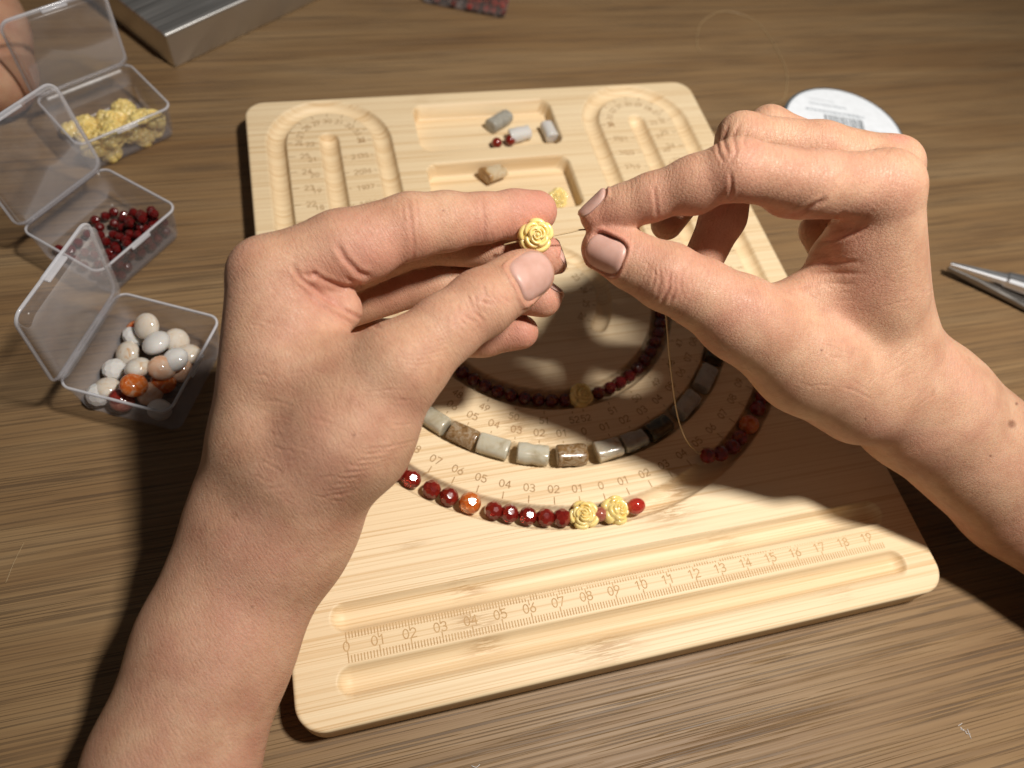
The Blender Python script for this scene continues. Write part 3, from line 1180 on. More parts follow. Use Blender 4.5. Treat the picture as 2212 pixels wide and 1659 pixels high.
def rim_ring(l, w, r, z, ws, hs):
    """a bead of plastic round an outline; local"""
    V, F = [], []
    spec = [(-ws, z - hs), (-ws, z), (-ws * .4, z + hs * .35), (ws * .8, z + hs * .35), (ws, z), (ws, z - hs)]
    base = []
    for (o, zz) in spec:
        P = shell_rrect(l + 2 * -o, w + 2 * -o, max(0.05, r - o)) + o
        base.append(len(V))
        V += [(p[0], p[1], zz) for p in P]
    n = len(P)
    for a, b in zip(base, base[1:] + base[:1]):
        for k in range(n):
            F.append((a + k, a + (k + 1) % n, b + (k + 1) % n, b + k))
    return V, F


def storage_box(ax, ay, th, w, l, h, phi, label):
    """hinge edge starts at (ax, ay), runs l along direction th; the tray lies to its right; the lid stands up by phi"""
    root = empty("bead_box", (ax, ay, -BT + 0.02), th)
    root["label"] = label
    root["category"] = "storage box"
    tp, r, t = 0.22, 0.42, 0.055

    def add(name, V, F, mat, parent, smooth=True):
        V = np.array(V, float)
        o = mesh_np(name, V, F, mat, smooth, None, local=True)
        o.parent = parent
        return o
    # local x along the hinge, local y = -interior  -> flip so that interior is -y
    V, F = open_shell(l, w, h, tp, r, t)
    V = [(x, y - w, z) for x, y, z in V]
    body = add("tray", V, F, M["clear"], root)
    V, F = rim_ring(l, w, r, h, 0.045, 0.07)
    V = [(x, y - w, z) for x, y, z in V]
    add("rim", V, F, M["edge"], body)
    # two hinge knuckles and the gap between them
    hv = []
    for (x0, x1) in ((0.55, 1.5), (l - 1.5, l - 0.55)):
        hv.append(rbox((x0 + x1) / 2, 0.07, h - 0.02, x1 - x0, 0.20, 0.12, 0.05, 2))
    for hx in hv:
        add("hinge", hx[0], hx[1], M["edge"], root)
    # latch tab on the front wall
    V, F = rbox(l / 2, -w - 0.05, h - 0.12, 1.0, 0.10, 0.16, 0.04, 2)
    add("latch", V, F, M["edge"], body)
    # lid: a shallow shell hinged at y = 0.12, standing
    V, F = open_shell(l, w, 0.42, 0.03, r, t)
    V = np.array(V)
    # lid local: x along hinge, y 0..w away from hinge, z 0..0.42 (opening to +z, towards the tray)
    c, s = math.cos(phi), math.sin(phi)

    def stand(V):
        V = np.asarray(V, float)
        yy, zz = V[:, 1], V[:, 2] - 0.42
        # away vector: -(-n) ... outward is +y
        return np.stack([V[:, 0], 0.14 + yy * c + zz * s, h + yy * s - zz * c], 1)
    lid = add("lid", stand(V), F, M["clear"], root)
    V, F = rim_ring(l, w, r, 0.42, 0.05, 0.08)
    add("rim", stand(V), F, M["edge"], lid)
    V, F = rbox(l / 2, w - 0.02, 0.30, 1.1, 0.12, 0.34, 0.05, 2)
    add("clasp", stand(V), F, M["edge"], lid)
    return root


def box_frame(ax, ay, th, l, w):
    e = np.array([math.cos(th), math.sin(th), 0])
    n = np.array([math.sin(th), -math.cos(th), 0])
    A = np.array([ax, ay, -BT + 0.02])
    return lambda u, v, z: A + e * u + n * v + np.array([0, 0, z])


B3 = (-8.72, 11.25, 1.12, 4.05, 4.35, 1.95, math.radians(95), "open clear plastic box of agate beads, nearest of the three beside the left hand")
B2 = (-10.55, 18.93, 0.837, 3.95, 4.35, 1.80, math.radians(80), "open clear plastic box holding small dark red beads, middle of the three")
B1 = (-10.60, 26.75, 0.534, 3.75, 4.45, 1.80, math.radians(94), "open clear plastic box of yellow rose beads, farthest of the three")
for B in (B3, B2, B1):
    ax, ay, th, w, l, h, phi, lab = B
    storage_box(ax, ay, th, w, l, h, phi, lab)


def fill_boxes():
    # agates in the near box, placed by eye on two layers
    f = box_frame(*B3[:3], B3[4], B3[3])
    ag = [(262, 717, .43, "whitec", "clear faceted bead at the back left of the agate box"),
          (322, 697, .48, "white", "white round agate at the back of the agate box"),
          (290, 695, .40, "orange", "orange brown agate half hidden behind the clear bead in the near box"),
          (338, 741, .50, "whitec", "big white agate in the middle of the agate box's back half"),
          (386, 729, .46, "white", "whitish agate with a tan stain at the right back of the agate box"),
          (276, 763, .45, "white", "cream white agate left of the middle in the agate box"),
          (243, 796, .42, "whitec", "greyish clear bead at the left wall of the agate box"),
          (298, 794, .45, "white", "translucent white agate in the centre of the agate box"),
          (350, 795, .46, "peach", "peach agate right of centre in the agate box"),
          (378, 777, .46, "whitec", "glassy white agate by the right wall of the agate box"),
          (232, 838, .45, "white", "white agate with an orange spot at the front left of the agate box"),
          (289, 832, .45, "orange", "bright orange agate at the front of the agate box"),
          (262, 858, .42, "red", "dark red agate at the front wall of the agate box"),
          (325, 850, .45, "peach", "pinkish white agate right of the orange one in the agate box"),
          (205, 868, .42, "whitec", "clear white bead in the front left corner of the agate box"),
          (352, 828, .45, "orange", "orange agate low by the right wall of the agate box"),
          (390, 800, .44, "peach", "peach agate low by the right wall of the agate box, beside the wrist"),
          (345, 885, .42, "whitec", "clear bead in the front right corner of the agate box"),
          (410, 765, .43, "white", "pale agate low in the back right corner of the agate box"),
          (250, 890, .40, "pinkst", "pinkish red bead low behind the front wall of the agate box")]
    for i, (x, y, r, mt, lab) in enumerate(ag):
        z = -BT + 0.12 + r + (0.55 if i in (1, 3, 7, 8, 9, 11) else 0.0)
        p = on(x, y, z)
        # keep inside the tray
        ax, ay, th, w, l, h = B3[:6]
        e = np.array([math.cos(th), math.sin(th)])
        n = np.array([math.sin(th), -math.cos(th)])
        d = p[:2] - np.array([ax, ay])
        u, v = d @ e, d @ n
        mgn = r + 0.24
        u, v = min(max(u, mgn), l - mgn), min(max(v, mgn), w - mgn)
        p[:2] = np.array([ax, ay]) + e * u + n * v
        o = obj_of("agate_bead", ME_FACET if i in (0, 6, 14) else ME_ROUND, M[mt], p, (rng.uniform(-.5, .5), rng.uniform(-.5, .5), rng.uniform(0, 6)), (r * 1.12, r * 1.06, r * 0.74))
        tag(o, lab, "bead", "agate beads in the near box")
    # small red beads in the middle box: a heap at the far right end and along the front wall
    f = box_frame(*B2[:3], B2[4], B2[3])
    R = 0.20
    placed = []
    tries = 0
    while len(placed) < 80 and tries < 6000:
        tries += 1
        u = rng.uniform(0.5, B2[4] - 0.5)
        v = rng.uniform(0.5, B2[3] - 0.45)
        # heap profile
        hp = 0.95 * np.exp(-((u - 3.4) / 1.1) ** 2 - ((v - 3.0) / 1.3) ** 2) + 0.5 * np.exp(-((v - 3.3) / 0.6) ** 2) + 0.0
        z = 0.10 + R + rng.uniform(0, 1) * hp
        if hp < 0.12 and rng.uniform() > 0.10:
            continue
        if all((u - a) ** 2 + (v - b) ** 2 + (z - c) ** 2 > (1.86 * R) ** 2 for a, b, c in placed):
            placed.append((u, v, z))
    for (u, v, z) in placed:
        o = obj_of("small_red_bead", ME_FACET, M["redsmall"], f(u, v, z), rr3(), (R,) * 3)
        tag(o, "tiny dark red bead heaped in the middle clear box", "bead", "tiny dark red beads in the middle box")
    # folded white slip lying in that box
    P = [f(0.7, 2.1, 0.12), f(3.0, 2.0, 0.16), f(3.2, 3.0, 0.22), f(0.8, 3.1, 0.18)]
    top = spline([f(0.6, 2.3, 0.16), f(1.6, 2.2, 0.22), f(2.6, 2.4, 0.20), f(3.2, 2.3, 0.30)], 16)
    bot = spline([f(0.7, 3.2, 0.18), f(1.6, 3.1, 0.30), f(2.6, 3.2, 0.52), f(3.3, 3.0, 0.66)], 16)
    V = np.vstack([top, bot, top + [0, 0, -.015], bot + [0, 0, -.015]])
    n = len(top)
    F = [(k, k + 1, n + k + 1, n + k) for k in range(n - 1)] + [(2 * n + k, 3 * n + k, 3 * n + k + 1, 2 * n + k + 1) for k in range(n - 1)]
    o = mesh_np("paper_slip", V, F, M["bag"], True)
    tag(o, "crumpled white slip lying among the tiny red beads in the middle box", "paper slip")
    # roses in the far box
    f = box_frame(*B1[:3], B1[4], B1[3])
    placed, tries = [], 0
    while len(placed) < 26 and tries < 4000:
        tries += 1
        u, v = rng.uniform(0.65, B1[4] - 0.65), rng.uniform(0.7, B1[3] - 0.6)
        hp = 0.75 * np.clip((v - 0.9) / 2.0, 0, 1)
        z = 0.12 + 0.30 + rng.uniform(0, 1) * hp
        if v < 1.3 and rng.uniform() > 0.2:
            continue
        if all((u - a) ** 2 + (v - b) ** 2 + (1.3 * (z - c)) ** 2 > 0.60 ** 2 for a, b, c in placed):
            placed.append((u, v, z))
    for (u, v, z) in placed:
        o = obj_of("rose_bead", ROSES[int(rng.integers(4))], M["rose"], f(u, v, z), tuple(rng.uniform(-.7, .7, 2)) + (rng.uniform(0, 6),), (1.04,) * 3)
        tag(o, "yellow rose bead heaped in the far clear box", "bead", "yellow rose beads in the far box")


fill_boxes()


# ------------------------------------------------------------------ things round the edge of the table
def build_tin():
    th = math.atan2(36.48 - 30.87, 2.67 + 5.12)
    root = empty("metal_tin", (-5.12, 30.87, -BT), th)
    L, Wd, H = 16.0, 9.0, 1.9
    V, F = rbox(L / 2, Wd / 2, (H - 0.12) / 2 + 0.005, L - 0.08, Wd - 0.08, H - 0.13, 0.10, 3)
    o = mesh_np("case", V, F, M["alu"], True, None, local=True)
    o.parent = root
    # lid with a rolled edge
    V, F = rbox(L / 2, Wd / 2, H - 0.10, L, Wd, 0.24, 0.10, 4)
    o = mesh_np("lid", V, F, M["alud"], True, None, local=True)
    o.parent = root
    tag(root, "flat silver metal tin at the top left behind the clear boxes", "metal tin")


build_tin()


def build_closed_box():
    """a clear box of red beads at the very top of the picture, seen only by its near edge"""
    a = on(1097, 36, -BT)
    b = on(925, 2, -BT)
    d = b - a
    th = math.atan2(d[1], d[0])
    a = a - 0.55 * np.array([math.sin(th), -math.cos(th), 0])
    root = empty("bead_box", (a[0], a[1], -BT + 0.01), th)
    tag(root, "clear plastic box of red beads cut off by the photo's top edge", "storage box")
    l, w, h = 5.2, 4.2, 1.7

    def add(name, VF, mat, parent):
        o = mesh_np(name, VF[0], VF[1], mat, True, None, local=True)
        o.parent = parent
        return o
    V, F = open_shell(l, w, h, 0.15, 0.42, 0.06)
    V = [(x, y - w, z) for x, y, z in V]
    body = add("tray", (V, F), M["clear"], root)
    V, F = rim_ring(l, w, 0.42, h, 0.05, 0.07)
    V = [(x, y - w, z) for x, y, z in V]
    add("rim", (V, F), M["edge"], body)
    V, F = rbox(l / 2, -w / 2, h + 0.12, l, w, 0.16, 0.07, 2)
    add("lid", (V, F), M["clear"], root)
    e = np.array([math.cos(th), math.sin(th), 0])
    n = np.array([math.sin(th), -math.cos(th), 0])
    A = np.array([a[0], a[1], -BT])
    for i in range(9):
        for j in range(3):
            for k in range(2):
                if rng.uniform() < 0.15:
                    continue
                p = A + e * (0.38 + i * 0.48 + rng.uniform(-.06, .06)) + n * (0.36 + j * 0.5 + rng.uniform(-.06, .06)) + np.array([0, 0, 0.36 + k * 0.42])
                o = obj_of("red_bead", ME_FACET, M["coral" if (i + j + k) % 3 else "red"], p, rr3(), (0.23,) * 3)
                tag(o, "red bead inside the clear box at the photo's top edge", "bead", "red beads in the box at the top edge")


build_closed_box()


def lathe(prof, seg=64):
    V, F = [], []
    for (r, z) in prof:
        for k in range(seg):
            t = 2 * math.pi * k / seg
            V.append((r * math.cos(t), r * math.sin(t), z))
    for i in range(len(prof) - 1):
        for k in range(seg):
            F.append((i * seg + k, i * seg + (k + 1) % seg, (i + 1) * seg + (k + 1) % seg, (i + 1) * seg + k))
    return V, F


def build_spool():
    c = (28.72, 21.66)
    root = empty("thread_spool", (c[0], c[1], -BT), 0)
    tag(root, "round thread spool with white barcode label behind the right hand", "spool")

    def add(name, VF, mat, smooth=True):
        o = mesh_np(name, VF[0], VF[1], mat, smooth, None, local=True)
        o.parent = root
        return o
    R, H = 3.34, 1.55
    add("flange", lathe([(0, 0.02), (R - .06, 0.02), (R, 0.07), (R, 0.14), (R - .06, 0.19), (2.2, 0.20)]), M["slate"])
    add("thread_winding", lathe([(2.2, 0.2)] + [(2.55 + 0.03 * (k % 2), 0.22 + k * 0.06) for k in range(19)] + [(2.2, H - .2)]), M["thread"])
    add("flange", lathe([(2.2, H - .20), (R - .06, H - .19), (R, H - .14), (R, H - .05), (R - .05, H), (0, H)]), M["slate"])
    add("label", lathe([(3.17, H + .006), (3.17, H + .016), (0.0, H + .016)]), M["label"], False)
    # print: barcode, text rows and symbols, lettering too small to read
    def rects(name, L, mat, z):
        V, F = [], []
        for i, (x, y, w, h, a) in enumerate(L):
            ca, sa = math.cos(a), math.sin(a)
            o = len(V)
            for (u, v) in ((-w / 2, -h / 2), (w / 2, -h / 2), (w / 2, h / 2), (-w / 2, h / 2)):
                V.append((x + u * ca - v * sa, y + u * sa + v * ca, z))
            F.append((o, o + 1, o + 2, o + 3))
        add(name, (V, F), mat, False)
    ang = math.radians(4)
    rg = np.random.default_rng(3)

    def loc(dx, dy):
        p = on(dx, dy, -BT + H)
        return p[0] - c[0], p[1] - c[1]
    ax, ay = loc(1782, 262)
    bx, by = loc(1866, 276)
    ang = math.atan2(by - ay, bx - ax)
    L = math.hypot(bx - ax, by - ay)
    bars, x = [], 0.0
    ca, sa = math.cos(ang), math.sin(ang)
    while x < L:
        w = rg.choice([0.025, 0.04, 0.06, 0.09])
        bars.append((ax + (x + w / 2) * ca, ay + (x + w / 2) * sa, w, 1.15, ang))
        x += w + rg.choice([0.03, 0.045, 0.07])
    rects("barcode", bars, M["ink"], H + .021)
    rows = []
    for (dx0, dy0, n, hh) in ((1748, 222, 13, .17), (1740, 234, 15, .24), (1722, 262, 7, .14), (1722, 270, 7, .14), (1880, 284, 7, .12), (1882, 291, 6, .12), (1750, 213, 12, .10)):
        px, py = loc(dx0, dy0)
        q = 0.0
        for k in range(n):
            w = rg.uniform(.06, .15) * (hh / .16)
            rows.append((px + (q + w / 2) * ca, py + (q + w / 2) * sa, w, hh * rg.uniform(.6, 1), ang))
            q += w + 0.05
    rects("small_print", rows, M["inkl"], H + .019)
    # thread end running from the spool into a loose loop on the table
    P = [(27.0, 24.0, -0.3), (26.4, 25.2, -1.0), on(1693, 215, -1.36), on(1700, 170, -1.36), on(1690, 130, -1.36), on(1655, 70, -1.36), on(1620, 38, -1.36), on(1560, 25, -1.36),
         on(1515, 50, -1.36), on(1505, 95, -1.36), on(1512, 110, -1.36)]
    V, F = tube_mesh(spline(P, 110), 0.018, 6)
    o = mesh_np("loose_thread", V, F, M["thread"], True)
    tag(o, "fine tan thread looping from the spool across the far table", "thread")


build_spool()


def build_pliers():
    """jewellery pliers: only the jaws reach into the picture"""
    tip = on(2050, 574, -0.75)
    far = on(2330, 668, -0.55)
    d = far - tip
    L = np.linalg.norm(d[:2])
    th = math.atan2(d[1], d[0])
    root = empty("pliers", (tip[0], tip[1], -BT), th)
    tag(root, "steel pliers with pointed jaws lying at the right edge", "pliers")

    def bar(name, secs, mat):
        """secs: (x, y0, y1, z0, z1)"""
        V, F = [], []
        for (x, y0, y1, z0, z1) in secs:
            b = min(y1 - y0, z1 - z0) * 0.22
            V += [(x, y0 + b, z0), (x, y1 - b, z0), (x, y1, z0 + b), (x, y1, z1 - b), (x, y1 - b, z1), (x, y0 + b, z1), (x, y0, z1 - b), (x, y0, z0 + b)]
        for i in range(len(secs) - 1):
            for k in range(8):
                F.append((i * 8 + k, i * 8 + (k + 1) % 8, (i + 1) * 8 + (k + 1) % 8, (i + 1) * 8 + k))
        F.append(tuple(range(8))[::-1])
        F.append(tuple((len(secs) - 1) * 8 + k for k in range(8)))
        o = mesh_np(name, V, F, mat, False, None, local=True)
        o.parent = root
        return o
    z0 = 0.35
    bar("jaw", [(0.0, -0.05, 0.10, z0 + .38, z0 + .50), (1.6, -0.08, 0.30, z0 + .34, z0 + .66), (2.6, -0.10, 0.46, z0 + .30, z0 + .76), (2.7, -0.16, 0.54, z0 + .26, z0 + .84), (4.4, -.2, .85, z0 + .2, z0 + .95)], M["steel"])
    bar("jaw", [(0.0, -0.14, -0.05, z0 + .10, z0 + .34), (1.6, -0.26, -0.02, z0 - .1, z0 + .28), (2.6, -0.40, 0.0, z0 - .15, z0 + .23), (4.4, -.7, .0, z0 - .2, z0 + .12)], M["steeld"])
    V, F = lathe([(0, -0.05), (.85, -.05), (.95, .05), (.95, .85), (.85, .95), (0, .95)], 28)
    V = [(x + 5.2, y, z + z0 - .05) for x, y, z in V]
    o = mesh_np("pivot", V, F, M["steel"], True, None, local=True)
    o.parent = root
    for s in (-1, 1):
        P = spline([(5.2, s * .3, z0 + .4), (7, s * 1.3, z0 + .4), (10, s * 2.0, z0 + .35), (14, s * 2.1, z0 + .3)], 24)
        V, F = tube_mesh(P, np.linspace(.42, .55, len(P)), 12)
        o = mesh_np("handle", V, F, M["black"], True, None, local=True)
        o.parent = root


build_pliers()


def build_lint():
    for i, (x, y, lab) in enumerate([(2085, 1575, "tiny white lint tuft on the table at the lower right"), (1035, 1635, "tiny pale fibre on the table below the board")]):
        p = on(x, y, -BT + 0.03)
        parts = []
        for k in range(7 if i == 0 else 1):
            q = p + rng.normal(0, .10, 3) * [1, 1, .1]
            d = rng.normal(0, .13, 3) * [1, 1, .15]
            parts.append(tube_mesh(spline([q, q + d * .5 + rng.normal(0, .03, 3) * [1, 1, .3], q + d], 8), 0.008, 5))
        V, F = join(parts)
        o = mesh_np("lint_fibre", V, F, M["lint"], True)
        tag(o, lab, "lint")
    P = spline([on(12, 1260, -BT + .03), on(30, 1215, -BT + .08), on(52, 1172, -BT + .03)], 20)
    V, F = tube_mesh(P, 0.006, 5)
    o = mesh_np("stray_hair", V, F, M["thread"], True)
    tag(o, "stray fair hair on the dark table at the left edge", "hair")


build_lint()

# ------------------------------------------------------------------ hands
VOX = 0.085


class Field:
    def __init__(self, lo, hi, h):
        self.lo = np.array(lo, float)
        self.h = h
        self.n = np.ceil((np.array(hi) - self.lo) / h).astype(int) + 1
        self.big = 4.0

    def new(self):
        return np.full(self.n, self.big, np.float32)

    def block(self, lo, hi):
        a = np.clip(np.floor((lo - self.lo) / self.h).astype(int), 0, self.n - 1)
        b = np.clip(np.ceil((hi - self.lo) / self.h).astype(int) + 1, 1, self.n)
        ax = [self.lo[k] + self.h * np.arange(a[k], b[k]) for k in range(3)]
        sl = tuple(slice(a[k], b[k]) for k in range(3))
        return sl, np.meshgrid(*ax, indexing='ij', sparse=True)

    def cone(self, D, a, b, ra, rb, k, flat=None, fs=1.0):
        """smooth-union a tapered capsule into D; flat/fs squash its section along one axis"""
        m = max(k, 0.3) + 0.2
        r = max(ra, rb) + m
        sl, (x, y, z) = self.block(np.minimum(a, b) - r, np.maximum(a, b) + r)
        ba = b - a
        L2 = float(ba @ ba)
        t = ((x - a[0]) * ba[0] + (y - a[1]) * ba[1] + (z - a[2]) * ba[2]) / max(L2, 1e-9)
        t = np.clip(t, 0, 1)
        wx, wy, wz = x - a[0] - t * ba[0], y - a[1] - t * ba[1], z - a[2] - t * ba[2]
        if flat is not None:
            f = np.asarray(flat, float)
            f = f / np.linalg.norm(f)
            s = (wx * f[0] + wy * f[1] + wz * f[2]) * (1 / fs - 1)
            wx, wy, wz = wx + f[0] * s, wy + f[1] * s, wz + f[2] * s
        d = np.sqrt(wx * wx + wy * wy + wz * wz) - (ra + (rb - ra) * t)
        self.smin(D, sl, d.astype(np.float32), k)

    @staticmethod
    def smin(D, sl, d, k):
        c = D[sl]
        if k <= 0:
            D[sl] = np.minimum(c, d)
        else:
            h = np.maximum(k - np.abs(c - d), 0) / k
            D[sl] = np.minimum(c, d) - h * h * k * 0.25


def surface_nets(D, lo, h):
    n = D.shape
    s = D < 0
    cnt = np.zeros(tuple(x - 1 for x in n), np.uint8)
    for i in (0, 1):
        for j in (0, 1):
            for k in (0, 1):
                cnt += s[i:n[0] - 1 + i, j:n[1] - 1 + j, k:n[2] - 1 + k]
    cell = (cnt > 0) & (cnt < 8)
    ci = np.argwhere(cell)
    vid = np.full(cell.shape, -1, np.int32)
    vid[cell] = np.arange(len(ci))
    cv = np.zeros((len(ci), 8), np.float32)
    offs = [(i, j, k) for i in (0, 1) for j in (0, 1) for k in (0, 1)]
    for q, (i, j, k) in enumerate(offs):
        cv[:, q] = D[ci[:, 0] + i, ci[:, 1] + j, ci[:, 2] + k]
    acc = np.zeros((len(ci), 3))
    num = np.zeros(len(ci))
    for a in range(8):
        for b in range(a + 1, 8):
            oa, ob = np.array(offs[a]), np.array(offs[b])
            if np.abs(oa - ob).sum() != 1:
                continue
            va, vb = cv[:, a], cv[:, b]
            m_ = (va < 0) != (vb < 0)
            t = np.where(m_, va / np.where(m_, va - vb, 1), 0)
            acc += np.where(m_[:, None], oa + (ob - oa) * t[:, None], 0)
            num += m_
    P = lo + h * (ci + acc / num[:, None])
    quads = []
    for ax in range(3):
        o1, o2 = [(1, 2), (2, 0), (0, 1)][ax]
        a = np.moveaxis(s, ax, 0)
        ch = a[:-1] != a[1:]
        e = np.argwhere(np.moveaxis(ch, 0, ax))
        ok = (e[:, o1] > 0) & (e[:, o2] > 0) & (e[:, o1] < n[o1] - 1) & (e[:, o2] < n[o2] - 1)
        e = e[ok]
        ids = []
        for (d1, d2) in ((-1, -1), (0, -1), (0, 0), (-1, 0)):
            c = e.copy()
            c[:, o1] += d1
            c[:, o2] += d2
            ids.append(vid[c[:, 0], c[:, 1], c[:, 2]])
        q = np.stack(ids, 1)
        inside = s[e[:, 0], e[:, 1], e[:, 2]]
        q[~inside] = q[~inside][:, ::-1]
        quads.append(q)
    return P, np.vstack(quads)


def vnormals(P, F):
    a, b, c, d = (P[F[:, i]] for i in range(4))
    n = np.cross(c - a, d - b)
    N = np.zeros_like(P)
    for i in range(4):
        for k in range(3):
            N[:, k] += np.bincount(F[:, i], n[:, k], len(P))
    return N / np.maximum(np.linalg.norm(N, axis=1), 1e-12)[:, None]


def neighbours_mean(P, F):
    S = np.zeros_like(P)
    c = np.zeros(len(P))
    for i in range(4):
        j = (i + 1) % 4
        for (u, v) in ((F[:, i], F[:, j]), (F[:, j], F[:, i])):
            for k in range(3):
                S[:, k] += np.bincount(u, P[v, k], len(P))
            c += np.bincount(u, minlength=len(P))
    return S / c[:, None]


def subdivide(P, F):
    """linear split of quads followed by smoothing"""
    E = np.concatenate([np.stack([F[:, i], F[:, (i + 1) % 4]], 1) for i in range(4)])
    Es = np.sort(E, 1)
    key = Es[:, 0].astype(np.int64) * len(P) + Es[:, 1]
    uk, inv = np.unique(key, return_inverse=True)
    ea, eb = uk // len(P), uk % len(P)
    nP, nF = len(P), len(F)
    mid = (P[ea] + P[eb]) / 2
    cen = P[F].mean(1)
    e = inv.reshape(4, nF) + nP
    c = nP + len(uk) + np.arange(nF)
    Q = np.concatenate([np.stack([F[:, i], e[i], c, e[(i + 3) % 4]], 1) for i in range(4)])
    return np.vstack([P, mid, cen]), Q


def seg_dist2d(p, a, b):
    v = b - a
    t = np.clip(((p - a) @ v) / max(v @ v, 1e-9), 0, 1)
    return np.hypot(*(p - a - t[:, None] * v).T)


def build_hand(name, label, spec):
    """spec: palm/forearm cones, fingers, nails, creases and colour spots"""
    pts = [c[0] for c in spec["palm"]] + [c[1] for c in spec["palm"]] + [p for f in spec["fingers"] for (p, r) in f["j"]]
    lo = np.min(pts, axis=0) - 3.2
    hi = np.max(pts, axis=0) + 3.2
    fl = Field(lo, hi, VOX)
    palm = fl.new()
    for c in spec["palm"]:
        a, b, ra, rb, k = c[:5]
        fl.cone(palm, a, b, ra, rb, k, *(c[5:] if len(c) > 5 else ()))
    total = palm.copy()
    for f in spec["fingers"]:
        D = fl.new()
        J = f["j"]
        for (a, ra), (b, rb) in zip(J[:-1], J[1:]):
            fl.cone(D, a, b, ra, rb, 0.28, f.get("flat"), f.get("fs", 1.0))
        for (c, r, k) in f.get("pads", ()):
            fl.cone(D, c, c + 1e-4, r, r, k)
        sl = tuple(slice(None) for _ in range(3))
        U = palm.copy()
        fl.smin(U, sl, D, f.get("k", 0.45))
        fl.smin(total, sl, U, 0.05)
    P, F = surface_nets(total, lo, VOX)
    for _ in range(3):
        P = P * 0.5 + neighbours_mean(P, F) * 0.5
    P, F = subdivide(P, F)
    for _ in range(3):
        P = P * 0.5 + neighbours_mean(P, F) * 0.5
    N = vnormals(P, F)
    red = np.zeros(len(P))
    for (c, r, a) in spec["red"]:
        red += a * np.exp(-((P - c) ** 2).sum(1) / r ** 2)
    # hatch coordinates: round the nearest limb and along it
    hat = np.zeros((len(P), 3))
    best = np.full(len(P), 9e9)
    limbs = [(c[0], c[1]) for c in spec["palm"][:spec["nlimb"]]] + [(a[0], b[0]) for f in spec["fingers"] for a, b in zip(f["j"][:-1], f["j"][1:])]
    # smooth large-scale field instead of per-limb jumps: one axis for the whole hand
    hat[:, 0] = P @ spec["hax"][0]
    hat[:, 1] = P @ spec["hax"][1]
    # nail beds
    nails = []
    for nl in spec["nails"]:
        c, ax, up, wd, ln, cur = nl
        ax = ax / np.linalg.norm(ax)
        up = up - ax * (up @ ax)
        up /= np.linalg.norm(up)
        # seat the frame on the fingertip: mean outward normal, then the skin's height
        for _ in range(2):
            r = P - c
            sd = np.cross(up, ax)
            u, v, hgt = r @ ax, r @ sd, r @ up
            cand = (np.abs(u) < ln * 0.42) & (np.abs(v) < wd * 0.30) & (np.abs(hgt) < 0.9) & ((N @ up) > 0.35)
            mn = N[cand].mean(0)
            mn = mn - sd * (mn @ sd) * 0.7
            up = mn / np.linalg.norm(mn)
            ax = ax - up * (ax @ up)
            ax /= np.linalg.norm(ax)
            sd = np.cross(up, ax)
            core = (np.abs((P - c) @ ax) < ln * 0.3) & (np.abs((P - c) @ sd) < wd * 0.12) & cand
            c = c + up * (np.median(((P - c) @ up)[core]) + 0.0)
        r = P - c
        u, v, hgt = r @ ax, r @ sd, r @ up
        near = (hgt > -0.35) & (np.abs(u) < ln) & (np.abs(v) < wd) & ((N @ up) > -0.2)
        su = np.abs(u / (ln / 2)) ** 3.2
        sv = np.abs(v / (wd / 2)) ** 3.2
        q = (su + sv) ** (1 / 3.2)
        # flatten inside, lip round the sides and the root
        inside = near & (q < 1.22)
        plate = -(v / wd) ** 2 * wd * cur * 2.0
        tgt = plate - 0.045
        w_in = np.clip((1.06 - q) / 0.12, 0, 1) * near
        P = P + up[None, :] * (w_in * np.clip(tgt - hgt, -0.30, 0.14))[:, None]
        lip = np.exp(-((q - 1.17) / 0.09) ** 2) * near * np.clip((0.55 * ln - u) / (0.2 * ln), 0, 1)
        P = P + N * (lip * 0.045)[:, None]
        gro = np.exp(-((q - 1.03) / 0.05) ** 2) * near * np.clip((0.5 * ln - u) / (0.2 * ln), 0, 1)
        P = P - N * (gro * 0.014)[:, None]
        red += lip * 0.35 + gro * 0.35
        # the plate itself
        nu, nv = 15, 17
        top, F2 = [], []
        for i in range(nu):
            uu = -1 + 2 * i / (nu - 1)
            for j in range(nv):
                vv = -1 + 2 * j / (nv - 1)
                # superellipse square->rounded
                m_ = max(abs(uu), abs(vv), 1e-6)
                nrm = (abs(uu) ** 3.2 + abs(vv) ** 3.2) ** (1 / 3.2)
                s_ = m_ / max(nrm, 1e-6)
                a_, b_ = uu * s_ * ln / 2, vv * s_ * wd / 2
                e_ = max(abs(uu), abs(vv))
                hh = -(b_ / wd) ** 2 * wd * cur * 2.0 - (0.05 * max(0, uu - 0.3) ** 2) + 0.012 - 0.045 * max(0, (e_ - 0.86) / 0.14) ** 2
                top.append(c + ax * a_ + sd * b_ + up * hh)
        top = np.array(top)
        bot = top - up * 0.05
        VV = np.vstack([top, bot])
        for i in range(nu - 1):
            for j in range(nv - 1):
                q_ = (i * nv + j, i * nv + j + 1, (i + 1) * nv + j + 1, (i + 1) * nv + j)
                F2.append(q_[::-1])
                F2.append(tuple(x + nu * nv for x in q_))
        bd = [j for j in range(nv)] + [i * nv + nv - 1 for i in range(1, nu)] + [(nu - 1) * nv + j for j in range(nv - 2, -1, -1)] + [i * nv for i in range(nu - 2, 0, -1)]
        for a_, b_ in zip(bd, bd[1:] + bd[:1]):
            F2.append((a_, b_, b_ + nu * nv, a_ + nu * nv))
        nails.append((VV, F2))
    # creases: grooves pressed into the skin along short strokes
    N = vnormals(P, F)
    view = CAM - P
    view /= np.linalg.norm(view, axis=1)[:, None]
    facing = (N * view).sum(1) > 0.05
    q = proj(P)
